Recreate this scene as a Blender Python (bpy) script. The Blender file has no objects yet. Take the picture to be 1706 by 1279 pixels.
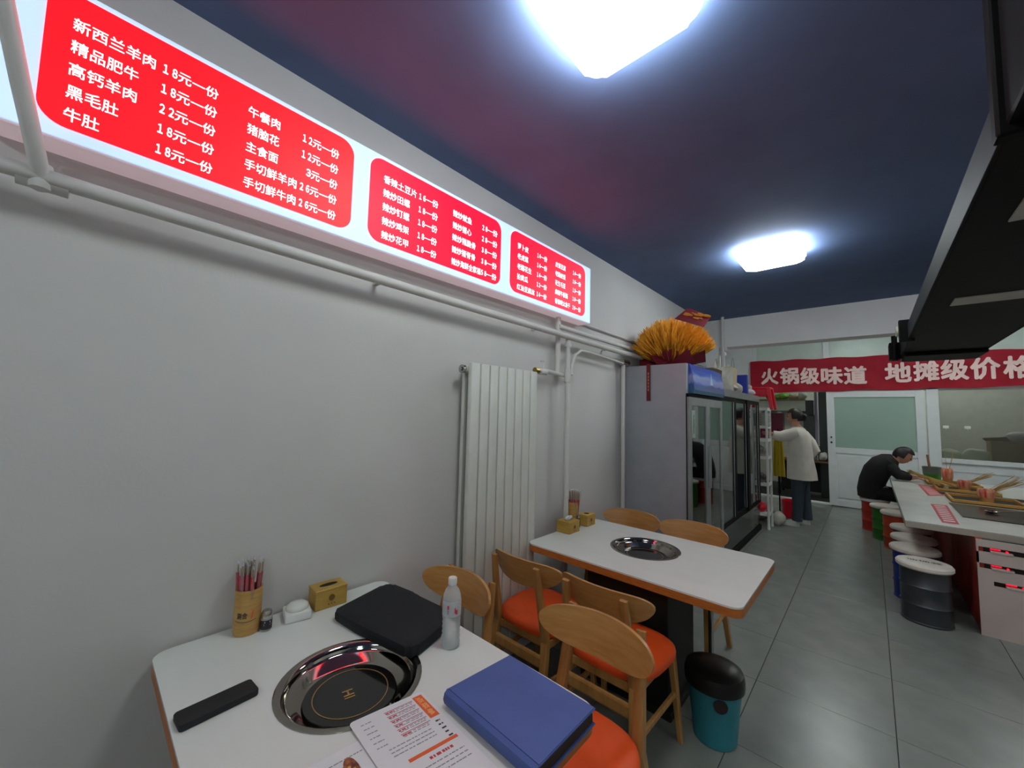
import bpy, bmesh, math, random
from mathutils import Vector, Matrix, Quaternion
random.seed(7)
S = bpy.context.scene
COL = S.collection
PI = math.pi

# ------------------------------------------------------------------ camera, world, exposure
f_px, YAW, PITCH, ROLL = 649.3, math.radians(42.554), math.radians(4.211), math.radians(1.400)
fw = Vector((-math.sin(YAW)*math.cos(PITCH), math.cos(YAW)*math.cos(PITCH), math.sin(PITCH)))
r0 = Vector((math.cos(YAW), math.sin(YAW), 0)); u0 = r0.cross(fw)
r2 = math.cos(ROLL)*r0 + math.sin(ROLL)*u0
u2 = -math.sin(ROLL)*r0 + math.cos(ROLL)*u0
cam_d = bpy.data.cameras.new('camera'); cam = bpy.data.objects.new('camera', cam_d); COL.objects.link(cam)
cam.matrix_world = Matrix(((r2.x, u2.x, -fw.x, 1.762), (r2.y, u2.y, -fw.y, 0.0), (r2.z, u2.z, -fw.z, 1.561), (0, 0, 0, 1)))
cam_d.sensor_fit = 'HORIZONTAL'; cam_d.sensor_width = 36.0; cam_d.lens = f_px/1706*36.0
cam_d.clip_start = 0.02; cam_d.clip_end = 60
S.camera = cam
w = bpy.data.worlds.new('world'); S.world = w; w.use_nodes = True
w.node_tree.nodes['Background'].inputs[0].default_value = (0.5, 0.55, 0.6, 1)
w.node_tree.nodes['Background'].inputs[1].default_value = 0.02
S.view_settings.view_transform = 'Standard'; S.view_settings.look = 'None'
S.view_settings.gamma = 1.0; S.view_settings.exposure = 0.0; S.view_settings.use_curve_mapping = False
LAMP = 17.5          # radiance of the ceiling lamps' diffusers
SIGN = 1.0

# ------------------------------------------------------------------ materials
def lin(c):
    if isinstance(c, str): c = [int(c[i:i+2], 16)/255 for i in (0, 2, 4)]
    return tuple((x/12.92 if x <= .04045 else ((x+.055)/1.055)**2.4) for x in c) + (1,)
_m = {}
def mat(name, c, rough=.5, metal=0, var=.06, scale=8, bump=0, bscale=60, emit=0, trans=0, ior=1.45, alpha=1, coat=0, stretch=None, c2=None, spec=.5, lo=.35, hi=.65):
    if name in _m: return _m[name]
    m = bpy.data.materials.new(name); m.use_nodes = True; nt = m.node_tree; b = nt.nodes['Principled BSDF']
    a = lin(c)
    tc = nt.nodes.new('ShaderNodeTexCoord'); mp = nt.nodes.new('ShaderNodeMapping'); nz = nt.nodes.new('ShaderNodeTexNoise')
    nt.links.new(tc.outputs['Object'], mp.inputs[0]); nt.links.new(mp.outputs[0], nz.inputs['Vector'])
    if stretch: mp.inputs['Scale'].default_value = stretch
    nz.inputs['Scale'].default_value = scale; nz.inputs['Detail'].default_value = 4
    rp = nt.nodes.new('ShaderNodeValToRGB'); rp.color_ramp.elements[0].position = lo; rp.color_ramp.elements[1].position = hi
    if c2: e0, e1 = a, lin(c2)
    else:
        e0 = tuple(max(0, x*(1-var)) for x in a[:3]) + (1,); e1 = tuple(min(1, x*(1+var)) for x in a[:3]) + (1,)
    rp.color_ramp.elements[0].color = e0; rp.color_ramp.elements[1].color = e1
    nt.links.new(nz.outputs['Fac'], rp.inputs[0])
    nt.links.new(rp.outputs[0], b.inputs['Base Color'])
    b.inputs['Roughness'].default_value = rough; b.inputs['Metallic'].default_value = metal
    b.inputs['IOR'].default_value = ior; b.inputs['Transmission Weight'].default_value = trans
    b.inputs['Alpha'].default_value = alpha; b.inputs['Coat Weight'].default_value = coat
    b.inputs['Specular IOR Level'].default_value = spec
    if emit:
        nt.links.new(rp.outputs[0], b.inputs['Emission Color']); b.inputs['Emission Strength'].default_value = emit
    if bump:
        n2 = nt.nodes.new('ShaderNodeTexNoise'); n2.inputs['Scale'].default_value = bscale
        nt.links.new(mp.outputs[0], n2.inputs['Vector'])
        bp = nt.nodes.new('ShaderNodeBump'); bp.inputs['Strength'].default_value = bump; bp.inputs['Distance'].default_value = .01
        nt.links.new(n2.outputs['Fac'], bp.inputs['Height']); nt.links.new(bp.outputs[0], b.inputs['Normal'])
    _m[name] = m; return m
def sheet(name, c, rough=.15, amount=.5, bump=0):   # thin clear sheet: mix of transparent and glossy/diffuse
    if name in _m: return _m[name]
    m = bpy.data.materials.new(name); m.use_nodes = True; nt = m.node_tree
    b = nt.nodes['Principled BSDF']; b.inputs['Base Color'].default_value = lin(c); b.inputs['Roughness'].default_value = rough
    tr = nt.nodes.new('ShaderNodeBsdfTransparent'); mx = nt.nodes.new('ShaderNodeMixShader'); out = nt.nodes['Material Output']
    nz = nt.nodes.new('ShaderNodeTexNoise'); nz.inputs['Scale'].default_value = 3
    mr = nt.nodes.new('ShaderNodeMapRange'); mr.inputs['To Min'].default_value = amount*.85; mr.inputs['To Max'].default_value = min(1, amount*1.15)
    nt.links.new(nz.outputs['Fac'], mr.inputs['Value'])
    fr = nt.nodes.new('ShaderNodeLayerWeight'); fr.inputs['Blend'].default_value = .25
    ad = nt.nodes.new('ShaderNodeMath'); ad.operation = 'ADD'; ad.use_clamp = True
    nt.links.new(mr.outputs[0], ad.inputs[0]); nt.links.new(fr.outputs['Fresnel'], ad.inputs[1])
    nt.links.new(ad.outputs[0], mx.inputs[0]); nt.links.new(tr.outputs[0], mx.inputs[1]); nt.links.new(b.outputs[0], mx.inputs[2])
    nt.links.new(mx.outputs[0], out.inputs['Surface'])
    if bump:
        n2 = nt.nodes.new('ShaderNodeTexNoise'); n2.inputs['Scale'].default_value = 60
        bp = nt.nodes.new('ShaderNodeBump'); bp.inputs['Strength'].default_value = bump
        nt.links.new(n2.outputs['Fac'], bp.inputs['Height']); nt.links.new(bp.outputs[0], b.inputs['Normal'])
    _m[name] = m; return m
M_wall = mat('wall_paint', 'c9c7c4', .8, var=.025, scale=2, bump=.05, bscale=90)
M_ceil = mat('ceiling_paint', '607294', .8, var=.06, scale=3, bump=.05, bscale=25, spec=.25)
M_beam = mat('beam_paint', 'e0e0de', .75, var=.03, scale=3)
M_tile = mat('floor_tile', '787c77', .27, var=.08, scale=5, bump=.03, bscale=30)
M_grout = mat('floor_grout', '242624', .8)
M_pipe = mat('pipe_paint', 'cfccc8', .45, var=.04)
M_rad = mat('radiator_enamel', 'cfd0c8', .4, var=.03)
M_brass = mat('brass_fitting', '8f7a45', .35, metal=.9)
M_casingglow = mat('sign_casing', 'd2bac0', .5, emit=.40, var=.02)   # pinkish glow added to the casing to lift the wall below the board
M_white = mat('white_upvc', 'd4d9da', .35, var=.03)
M_white2 = mat('white_plastic', 'dcdcd8', .4, var=.03)
M_lam = mat('lamp_diffuser', 'f6fff4', .4, emit=LAMP, var=.01)
M_lamring = mat('lamp_ring', 'e8f2fa', .3, emit=LAMP*2.6, var=.01)
M_lamrim = mat('lamp_rim', 'd8dcdc', .3)
M_sw = mat('sign_white_face', 'b9d2f2', .5, emit=SIGN*.92, var=.01)
M_sr = mat('sign_red_face', 'f60b14', .5, emit=SIGN*2.9, var=.02)
M_sr3 = mat('sign_red_face_cool', 'f60722', .5, emit=SIGN*2.8, var=.02)
M_st = mat('sign_letters', 'ffffff', .4, emit=SIGN*1.1, var=.0)
M_top = mat('table_white_laminate', 'd8dad6', .16, var=.025, scale=2.5, stretch=(1, 3, 1), spec=.6)
M_edge = mat('table_wood_edge', 'b0662c', .4, var=.15, scale=20, stretch=(1, 1, 8))
M_ply = mat('bent_plywood', 'bc8c50', .32, c2='ab7a42', scale=5, stretch=(1.5, 1.5, 12), coat=.3)
M_ply2 = mat('chair_wood', 'b4864c', .35, c2='a37440', scale=6, stretch=(10, 10, 1), coat=.2)
M_orange = mat('orange_vinyl', 'e2521c', .5, var=.06, bump=.05)
M_black = mat('black_board', '121110', .6)
M_steel = mat('stainless_steel', 'b4b2ae', .22, metal=1, var=.05)
M_steeld = mat('polished_steel', 'a09a92', .07, metal=1, var=.05)
M_glassblk = mat('hob_black_glass', '141414', .1, coat=.5)
M_gold = mat('hob_gold_print', 'b08a50', .35, metal=.5)
M_bamboo = mat('bamboo', 'c39a5a', .45, c2='b5894a', scale=6, stretch=(3, 3, 20))
M_woodbox = mat('tissue_box_wood', 'b8954a', .45, c2='a88238', scale=5, stretch=(2, 2, 18))
M_dark = mat('dark_recess', '1a120a', .8)
M_blackcloth = mat('black_nylon', '15181d', .75, bump=.15, bscale=300)
M_blackcase = mat('black_case', '1b1c1e', .6, bump=.1, bscale=200)
M_blue = mat('blue_leatherette', '4a5f9c', .55, var=.06, bump=.12, bscale=250)
M_brownleaf = mat('brown_lining', '3a2a22', .7)
M_paper = mat('coated_paper', 'd9d9dc', .35, var=.02)
M_ink = mat('grey_ink', '8f8f96', .6); M_inkd = mat('dark_ink', '3a3432', .6)
M_inkr = mat('red_ink', 'c2404a', .6); M_inko = mat('orange_ink', 'e2602c', .5); M_inky = mat('pale_orange_ink', 'f0b070', .5)
M_redwrap = mat('red_paper_wrap', 'c8283c', .5, var=.15, scale=30)
M_clearf = sheet('clear_film', 'ffffff', .08, .13, bump=1.0)
M_pet = sheet('clear_plastic_bottle', 'f2f4f4', .12, .28)
M_water = sheet('water_body', 'd6dee2', .05, .18)
M_fglass = mat('frosted_green_glass', 'a2bcb0', .5, var=.04, scale=1.5, trans=.25, spec=.4)
def mirror_glass(name, tint, base=.10):
    m = bpy.data.materials.new(name); m.use_nodes = True; nt = m.node_tree
    g = nt.nodes.new('ShaderNodeBsdfGlossy'); g.inputs['Roughness'].default_value = .03
    nz = nt.nodes.new('ShaderNodeTexNoise'); nz.inputs['Scale'].default_value = 2
    mr = nt.nodes.new('ShaderNodeMapRange'); mr.inputs['To Min'].default_value = base*.8; mr.inputs['To Max'].default_value = base*1.2; nt.links.new(nz.outputs['Fac'], mr.inputs['Value'])
    tr = nt.nodes.new('ShaderNodeBsdfTransparent'); tr.inputs[0].default_value = lin(tint)
    lw = nt.nodes.new('ShaderNodeFresnel'); lw.inputs[0].default_value = 1.7
    ad = nt.nodes.new('ShaderNodeMath'); ad.operation = 'ADD'; ad.use_clamp = True; mx = nt.nodes.new('ShaderNodeMixShader')
    nt.links.new(mr.outputs[0], ad.inputs[0]); nt.links.new(lw.outputs[0], ad.inputs[1]); nt.links.new(ad.outputs[0], mx.inputs[0])
    nt.links.new(tr.outputs[0], mx.inputs[1]); nt.links.new(g.outputs[0], mx.inputs[2]); nt.links.new(mx.outputs[0], nt.nodes['Material Output'].inputs['Surface'])
    _m[name] = m; return m
M_glassd = mirror_glass('door_glass', 'a8bab2', .16)
M_glassw = sheet('window_glass', '62665e', .25, .30)
M_fridge = mat('fridge_grey_panel', 'a4a8ae', .42, metal=.15, var=.04)
M_alu = mat('aluminium_frame', '9ea3a3', .35, metal=.5)
M_blkmetal = mat('black_metal', '0a0b0b', .6, spec=.15)
M_headgreen = mat('fridge_header_grey', '7f8a86', .35, metal=.3)
M_inner = mat('fridge_interior', '5a6a64', .5, var=.1)
M_duct = mat('black_duct_metal', '0c0c0d', .6, var=.15, scale=4, bump=.04, bscale=20, spec=.12)
M_ductside = mat('duct_side_lit', '25282c', .6, var=.08, spec=.15)  # paler than the duct's black: the side's light is put into its colour
M_banner = mat('red_banner_cloth', 'c81f38', .6, var=.05, bump=.15, bscale=12)
M_bannert = mat('banner_letters', 'e8c8c4', .6)
M_skin = mat('skin', 'b98870', .55); M_hair = mat('black_hair', '120e0d', .45, bump=.3, bscale=120)
M_shirt = mat('white_cotton', 'cfc9c0', .85, bump=.35, bscale=14)
M_jeans = mat('dark_denim', '333d47', .85, bump=.2, bscale=80)
M_shoe = mat('white_canvas', 'c4c6bc', .7)
M_blacktop = mat('black_sweater', '0f0e10', .85, bump=.2, bscale=40)
M_wheat = mat('wheat_ears', 'f4b430', .6, c2='d88e20', scale=30)
M_wheatstem = mat('wheat_stems', 'c98a30', .6)
M_maroon = mat('maroon_paper', '6e1626', .55, var=.12)
M_goldp = mat('gold_print', 'c8862e', .4, metal=.3)
M_counter = mat('counter_marble', 'c4c4bd', .25, var=.06, scale=3)
M_cedge = mat('counter_edge', '9b9489', .4)
M_cab = mat('cabinet_white', 'b9aba4', .5, var=.03)
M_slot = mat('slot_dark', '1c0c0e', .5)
M_led = mat('red_led', 'ff1030', .4, emit=1.6)
M_redwood = mat('red_panel', 'a8351a', .5, c2='7a1f14', scale=3)
M_tray = mat('tray_wood', 'b98a3c', .45, c2='a87a30', scale=6)
M_kraft = mat('kraft_paper', 'b87a4a', .6, c2='c89058', scale=12)
M_skewer = mat('bamboo_skewer', 'ab8a4c', .6)
M_green = mat('green_plastic', '3f8a30', .4); M_lime = mat('green_vegetables', '7fae48', .6, var=.3, scale=20)
M_stdk = mat('drum_steel', '4c5054', .32, metal=.6, var=.1); M_stblue = mat('drum_blue', '1a2c7c', .4)
M_stred = mat('drum_red', 'a8281e', .45); M_stgreen = mat('drum_green', '2c6a20', .45); M_stor = mat('drum_orange_red', 'b03c18', .45)
M_lid = mat('drum_cushion', 'd2cac0', .55)
M_cyan = mat('cyan_plastic', '2f7f8c', .4, var=.08)
M_maroontile = mat('maroon_cabinet', '6a2038', .3); M_cream = mat('kitchen_wall', 'b8b8aa', .6)
M_redpl = mat('red_plastic', 'd0182c', .3); M_bluepl = mat('blue_plastic', '2434a0', .4)
M_bag = mat('paper_bag', 'c8b48c', .7); M_bag2 = mat('white_bag', 'c9c6bc', .5, bump=.5, bscale=12, c2='a8a498')
M_bowl = mat('celadon_bowls', 'd0dcd2', .25)
M_yellow = mat('yellow_plastic', 'c8b43c', .5)
M_cord = mat('twisted_cord', 'bfb894', .7)
# sea picture of the fridge's header: sky, hills, sail, sea, all flat print
def sea_mat():
    m = bpy.data.materials.new('seascape_print'); m.use_nodes = True; nt = m.node_tree; b = nt.nodes['Principled BSDF']; b.inputs['Roughness'].default_value = .25
    tc = nt.nodes.new('ShaderNodeTexCoord'); sp = nt.nodes.new('ShaderNodeSeparateXYZ'); nt.links.new(tc.outputs['Generated'], sp.inputs[0])
    nz = nt.nodes.new('ShaderNodeTexNoise'); nz.inputs['Scale'].default_value = 3; nt.links.new(tc.outputs['Generated'], nz.inputs['Vector'])
    ma = nt.nodes.new('ShaderNodeMath'); ma.operation = 'MULTIPLY_ADD'; ma.inputs[1].default_value = .35; nt.links.new(nz.outputs['Fac'], ma.inputs[0]); nt.links.new(sp.outputs['Z'], ma.inputs[2])
    rp = nt.nodes.new('ShaderNodeValToRGB'); nt.links.new(ma.outputs[0], rp.inputs[0])
    cs = [(0, '1f6a86'), (.42, '245c90'), (.48, '2a4f9a'), (.56, '6f86c2'), (.72, '8596c6'), (.86, '3c5cb8'), (1, '2c48a8')]
    cr = rp.color_ramp
    while len(cr.elements) < len(cs): cr.elements.new(.5)
    for e, (p, c) in zip(cr.elements, cs): e.position = p; e.color = lin(c)
    nt.links.new(rp.outputs[0], b.inputs['Base Color']); return m
M_sea = sea_mat()

# ------------------------------------------------------------------ mesh helpers
def B(): return bmesh.new()
def add_box(bm, x0, x1, y0, y1, z0, z1, bev=0, seg=2, mtx=None):
    r = bmesh.ops.create_cube(bm, size=1); vs = r['verts']
    for v in vs: v.co = Vector(((x0+x1)/2 + v.co.x*(x1-x0), (y0+y1)/2 + v.co.y*(y1-y0), (z0+z1)/2 + v.co.z*(z1-z0)))
    if bev:
        es = list({e for v in vs for e in v.link_edges})
        rr = bmesh.ops.bevel(bm, geom=es, offset=bev, segments=seg, affect='EDGES', profile=.5)
        vs = list({v for f in rr['faces'] for v in f.verts} | {v for v in vs if v.is_valid})
    if mtx is not None: bmesh.ops.transform(bm, matrix=mtx, verts=vs)
    return vs
def add_cyl(bm, p0, p1, r0, r1=None, n=16):
    p0 = Vector(p0); p1 = Vector(p1); r1 = r0 if r1 is None else r1
    ax = (p1-p0).normalized(); q = ax.to_track_quat('Z', 'Y')
    rings = []
    for p, r in ((p0, r0), (p1, r1)):
        rings.append([bm.verts.new(p + q @ Vector((r*math.cos(2*PI*i/n), r*math.sin(2*PI*i/n), 0))) for i in range(n)])
    for i in range(n): bm.faces.new((rings[0][i], rings[0][(i+1) % n], rings[1][(i+1) % n], rings[1][i]))
    bm.faces.new(rings[0][::-1]); bm.faces.new(rings[1])
def add_loft(bm, rings, caps=True):      # rings: lists of equal length of points
    R = [[bm.verts.new(p) for p in ring] for ring in rings]; n = len(R[0])
    for a, b in zip(R, R[1:]):
        for i in range(n): bm.faces.new((a[i], a[(i+1) % n], b[(i+1) % n], b[i]))
    if caps: bm.faces.new(R[0][::-1]); bm.faces.new(R[-1])
def add_lathe(bm, prof, c=(0, 0, 0), n=28, sx=1, sy=1, caps=True):
    c = Vector(c)
    add_loft(bm, [[c + Vector((r*sx*math.cos(2*PI*i/n), r*sy*math.sin(2*PI*i/n), z)) for i in range(n)] for r, z in prof], caps)
def add_tube(bm, pts, r, n=10):
    pts = [Vector(p) for p in pts]; rings = []
    up = Vector((0, 0, 1)); prev = None
    rs = r if isinstance(r, (list, tuple)) else [r]*len(pts)
    for i, p in enumerate(pts):
        d = (pts[min(i+1, len(pts)-1)] - pts[max(i-1, 0)]).normalized()
        if prev is None:
            a = d.cross(up)
            if a.length < .01: a = d.cross(Vector((1, 0, 0)))
            a.normalize()
        else:
            a = prev - d*prev.dot(d); a.normalize()
        prev = a; b = d.cross(a)
        rings.append([p + rs[i]*(math.cos(2*PI*k/n)*a + math.sin(2*PI*k/n)*b) for k in range(n)])
    add_loft(bm, rings)
def add_prism(bm, pts, z0, z1, mtx=None, bev=0):
    lo = [bm.verts.new((x, y, z0)) for x, y in pts]; hi = [bm.verts.new((x, y, z1)) for x, y in pts]; n = len(pts)
    fs = [bm.faces.new(lo[::-1]), bm.faces.new(hi)]
    for i in range(n): bm.faces.new((lo[i], lo[(i+1) % n], hi[(i+1) % n], hi[i]))
    vs = lo+hi
    if bev:
        es = list(fs[1].edges) + list(fs[0].edges)
        rr = bmesh.ops.bevel(bm, geom=es, offset=bev, segments=2, affect='EDGES')
        vs = list({v for f in rr['faces'] for v in f.verts} | {v for v in vs if v.is_valid})
    if mtx is not None: bmesh.ops.transform(bm, matrix=mtx, verts=vs)
def rrect(x0, x1, y0, y1, r, n=6):
    out = []
    for cx, cy, a in ((x1-r, y1-r, 0), (x0+r, y1-r, PI/2), (x0+r, y0+r, PI), (x1-r, y0+r, 3*PI/2)):
        for k in range(n+1): out.append((cx + r*math.cos(a+k*PI/2/n), cy + r*math.sin(a+k*PI/2/n)))
    return out
def rootloc(o):
    while o.parent: o = o.parent
    return o.location
def obj(name, bm, m, parent=None, smooth=False, kind=None, label=None):
    me = bpy.data.meshes.new(name)
    if name != 'lettering': bmesh.ops.recalc_face_normals(bm, faces=bm.faces)
    if parent is not None: bmesh.ops.translate(bm, verts=bm.verts, vec=-rootloc(parent))
    bm.to_mesh(me); bm.free()
    me.materials.append(m)
    if smooth:
        for p in me.polygons: p.use_smooth = True
        try: me.set_sharp_from_angle(angle=math.radians(38))
        except Exception: pass
    o = bpy.data.objects.new(name, me); COL.objects.link(o)
    if parent is not None: o.parent = parent
    if kind: o['kind'] = kind
    if label: o['label'] = label
    return o
def thing(name, label, cat, loc=(0, 0, 0), group=None):
    o = bpy.data.objects.new(name, None); COL.objects.link(o); o.empty_display_size = .1
    o.location = loc; o['label'] = label; o['category'] = cat
    if group: o['group'] = group
    return o
def tag(o, label, cat, group=None):
    o['label'] = label; o['category'] = cat
    if group: o['group'] = group
    # origin at the base of the mesh
    vs = [v.co.copy() for v in o.data.vertices]
    c = Vector(((min(v.x for v in vs)+max(v.x for v in vs))/2, (min(v.y for v in vs)+max(v.y for v in vs))/2, min(v.z for v in vs)))
    o.data.transform(Matrix.Translation(-c)); o.location = c
    return o
def dup(root, loc, rotz, label, group=None):
    r = root.copy(); COL.objects.link(r); r.location = loc; r.rotation_euler = (0, 0, rotz); r['label'] = label
    if group: r['group'] = group
    for ch in list(root.children):
        c = ch.copy(); COL.objects.link(c); c.parent = r
        for g in list(ch.children):
            d = g.copy(); COL.objects.link(d); d.parent = c
    return r
_tcache = {}
def text_bm(body, W, H, off=.012, origin=(0, 0, 0), ux=(1, 0, 0), uy=(0, 0, 1), ext=.0004):
    """lettering as mesh, fitted into W x H from origin along ux, uy; strokes thickened by slightly shifted copies"""
    cu = bpy.data.curves.new('t', 'FONT'); cu.body = body; cu.size = 1; cu.resolution_u = 2; cu.extrude = 0
    o = bpy.data.objects.new('t', cu); COL.objects.link(o)
    dg = bpy.context.evaluated_depsgraph_get(); dg.update()
    me = bpy.data.meshes.new_from_object(o.evaluated_get(dg))
    bpy.data.objects.remove(o); bpy.data.curves.remove(cu)
    co = [v.co.copy() for v in me.vertices]; fa = [tuple(p.vertices) for p in me.polygons]; bpy.data.meshes.remove(me)
    bm = B()
    x0 = min(c.x for c in co)-off; x1 = max(c.x for c in co)+off; y0 = min(c.y for c in co)-off; y1 = max(c.y for c in co)+off
    O = Vector(origin); ux = Vector(ux); uy = Vector(uy); un = ux.cross(uy); sx = W/(x1-x0); sy = H/(y1-y0)
    sh = [(0, 0)] + ([(off*math.cos(a), off*math.sin(a)) for a in (PI/4, 3*PI/4, 5*PI/4, 7*PI/4)] if off < .02 else [(off*math.cos(k*PI/4), off*math.sin(k*PI/4)) for k in range(8)])
    for k, (dx, dy) in enumerate(sh):
        vs = [bm.verts.new(O + ux*((c.x+dx-x0)*sx) + uy*((c.y+dy-y0)*sy) + un*(ext*(1-.06*k))) for c in co]
        for f in fa:
            try: bm.faces.new([vs[i] for i in f])
            except ValueError: pass
    return bm

# ------------------------------------------------------------------ room shell
XL, YB, YP, H = 0.0, -3.17, 9.40, 2.978
def struct(name, bm, m, parent=None, smooth=False):
    o = obj(name, bm, m, parent, smooth)
    if parent is None: o['kind'] = 'structure'
    return o
b = B(); add_box(b, -.62, 4.25, YB, 12.0, -.06, -.004); floor = struct('floor', b, M_grout)
b = B(); add_box(b, .0015, .5985, .0015, .5985, -.0045, 0, .0015, 1); t0 = obj('tile', b, M_tile, floor)
t0.location = (-.59, YB+.0, 0)
first = True
for i in range(8):
    for j in range(21):
        t = t0 if first else t0.copy()
        if not first: COL.objects.link(t); t.parent = floor
        first = False
        t.location = (-.59+.6*i, YB+.6*j, 0)
b = B(); add_box(b, -.62, 4.25, YB-.1, 6.3, H, H+.08); struct('ceiling', b, M_ceil)
b = B(); add_box(b, -.62, 4.25, 6.3, 12.0, 3.1, 3.18); struct('ceiling_rear', b, M_beam)
b = B(); add_box(b, -.12, 0, YB-.1, 6.13, 0, H); struct('wall_left', b, M_wall)
b = B(); add_box(b, -.72, -.6, 6.15, 12.0, 0, 3.1); add_box(b, -.6, -.2, 6.20, 6.32, 0, 3.1); struct('wall_left_rear', b, M_wall)
b = B(); add_box(b, 4.21, 4.33, YB-.1, 12.0, 0, 3.1); struct('wall_right', b, M_wall)
b = B(); add_box(b, -.12, 4.33, YB-.12, YB, 0, H); struct('wall_near', b, M_wall)
b = B(); add_box(b, -.72, 4.33, 11.9, 12.0, 0, 3.1); struct('wall_kitchen', b, M_cream)
b = B(); add_box(b, -.2, .19, 6.13, 6.42, 0, 3.1); struct('wall_column', b, M_beam)
b = B(); add_box(b, .19, 4.21, 6.13, 6.38, 2.568, 3.1); struct('trim_beam', b, M_beam)
b = B(); add_box(b, .19, .28, 6.15, 6.3, 2.52, 2.568, .004); add_box(b, .19, .24, 6.15, 6.3, 2.47, 2.52, .004); struct('trim_beam_bracket', b, M_beam)
b = B(); add_cyl(b, (.27, 5.98, 2.45), (.27, 5.98, H), .02); add_cyl(b, (.27, 5.98, 2.2), (.27, 5.98, 2.46), .026); tag(obj('riser_pipe', b, M_pipe, smooth=True), 'thin grey riser pipe rising to the ceiling at the beam corner', 'pipe')

# partition at the far end: white uPVC frames with glass
def part_frame(b, x0, x1, z0, z1, w, y0=9.40, y1=9.46):
    add_box(b, x0, x0+w, y0, y1, z0, z1, .004); add_box(b, x1-w, x1, y0, y1, z0, z1, .004)
    add_box(b, x0+w, x1-w, y0, y1, z1-w, z1, .004); add_box(b, x0+w, x1-w, y0, y1, z0, z0+w, .004)
b = B(); add_box(b, -.6, -.04, 9.4, 9.46, 0, 3.1, .004); struct('wall_partition_end', b, M_white)
b = B()
for x in (-.04, 1.14, 2.49, 4.12): add_box(b, x, x+.09, 9.42, 9.48, 2.12, 3.1, .004)
add_box(b, -.04, 4.21, 9.42, 9.48, 2.10, 2.19, .004)
top = struct('window_1', b, M_white)
for x0, x1 in ((.05, 1.14), (1.23, 2.49), (2.58, 4.12)):
    b = B(); add_box(b, x0, x1, 9.44, 9.452, 2.19, 3.1); obj('pane', b, mat('lit_upper_glass', 'd2e0d8', .5, var=.03, trans=.2), top)  # lighter copy of the frosted glass, lamp light put into its colour
b = B(); add_box(b, .06, 1.2, 9.40, 9.5, 0, .035, .004); add_box(b, -.04, .05, 9.42, 9.48, 0, 2.12, .004); struct('trim_threshold', b, M_white)
# sliding door
b = B(); part_frame(b, 1.17, 2.44, .02, 2.10, .11, 9.36, 9.41); add_box(b, 1.28, 2.33, 9.36, 9.41, .97, 1.07, .004)
add_box(b, 1.28, 2.33, 9.375, 9.395, .13, .97)
door = struct('door_1', b, M_white)
b = B(); add_box(b, 1.28, 2.33, 9.38, 9.39, 1.07, 1.99); obj('pane', b, M_fglass, door)
b = B(); add_box(b, 1.31, 2.30, 9.365, 9.376, .17, .935, .003); obj('panel', b, M_white, door)
b = B(); add_cyl(b, (1.225, 9.362, 1.16), (1.225, 9.352, 1.16), .016); add_box(b, 1.215, 1.235, 9.352, 9.362, 1.24, 1.27, .003); obj('lock', b, M_blkmetal, door)
b = B(); add_box(b, 2.46, 2.60, 9.38, 9.48, 0, 2.12, .005); struct('trim_post', b, M_white)
# window and its low wall right of the door
b = B(); add_box(b, 2.60, 4.21, 9.39, 9.47, 0, .93); struct('wall_partition_low', b, M_white)
b = B(); add_box(b, 2.60, 4.21, 9.36, 9.48, .93, 1.0, .006); add_box(b, 3.98, 4.06, 9.40, 9.46, 1.0, 2.1, .004); add_box(b, 2.6, 4.21, 9.38, 9.46, .80, .815)
win = struct('window_2', b, M_white)
b = B(); add_box(b, 2.60, 3.98, 9.43, 9.438, 1.0, 2.1); obj('pane', b, M_glassw, win)
b = B(); add_box(b, 4.06, 4.21, 9.43, 9.438, 1.0, 2.1); obj('pane', b, M_glassw, win)

# ------------------------------------------------------------------ ceiling lamps
def lamp(cx, cy, z, label, s=.45):
    t = thing('ceiling_lamp', label, 'lamp', (cx, cy, z), 'square ceiling lamps')
    b = B(); add_prism(b, rrect(cx-s/2+.03, cx+s/2-.03, cy-s/2+.03, cy+s/2-.03, .05), z-.012, z); obj('mounting_plate', b, M_lamrim, t)
    b = B(); add_prism(b, rrect(cx-s/2, cx+s/2, cy-s/2, cy+s/2, .07), z-.056, z-.012, bev=.008); obj('outer_ring', b, M_lamring, t, True)
    b = B(); add_prism(b, rrect(cx-s/2+.004, cx+s/2-.004, cy-s/2+.004, cy+s/2-.004, .068), z-.064, z-.056); obj('rim', b, M_lamrim, t)
    b = B(); add_prism(b, rrect(cx-s/2+.012, cx+s/2-.012, cy-s/2+.012, cy+s/2-.012, .06), z-.088, z-.062, bev=.012); obj('diffuser', b, M_lam, t, True)
    return t
lamp(1.19, 1.085, H, 'large glowing square ceiling lamp nearest the camera, cut by the top edge')
lamp(1.19, 3.80, H, 'small-looking glowing square ceiling lamp farther off near the white beam')
lamp(1.25, 7.5, 3.1, 'square ceiling lamp hidden beyond the white beam')
lamp(1.19, -1.7, H, 'square ceiling lamp behind the camera')
lamp(1.6, 10.8, 3.1, 'square ceiling lamp inside the kitchen')
lamp(3.1, 10.9, 3.1, 'unseen second square ceiling lamp added inside the kitchen')  # added to brighten the window and the things behind it
lamp(3.25, 1.07, H, 'unseen square ceiling lamp over the right side of the room, nearest')  # lamp of the right row, added out of view as fill light
lamp(3.25, 3.80, H, 'unseen square ceiling lamp over the bar counter')  # out-of-view lamp added as fill for the beam and far half
lamp(3.20, 7.8, 3.1, 'square ceiling lamp at the far right beyond the beam')
lamp(3.25, -1.7, H, 'square ceiling lamp behind the camera on the right')

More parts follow.
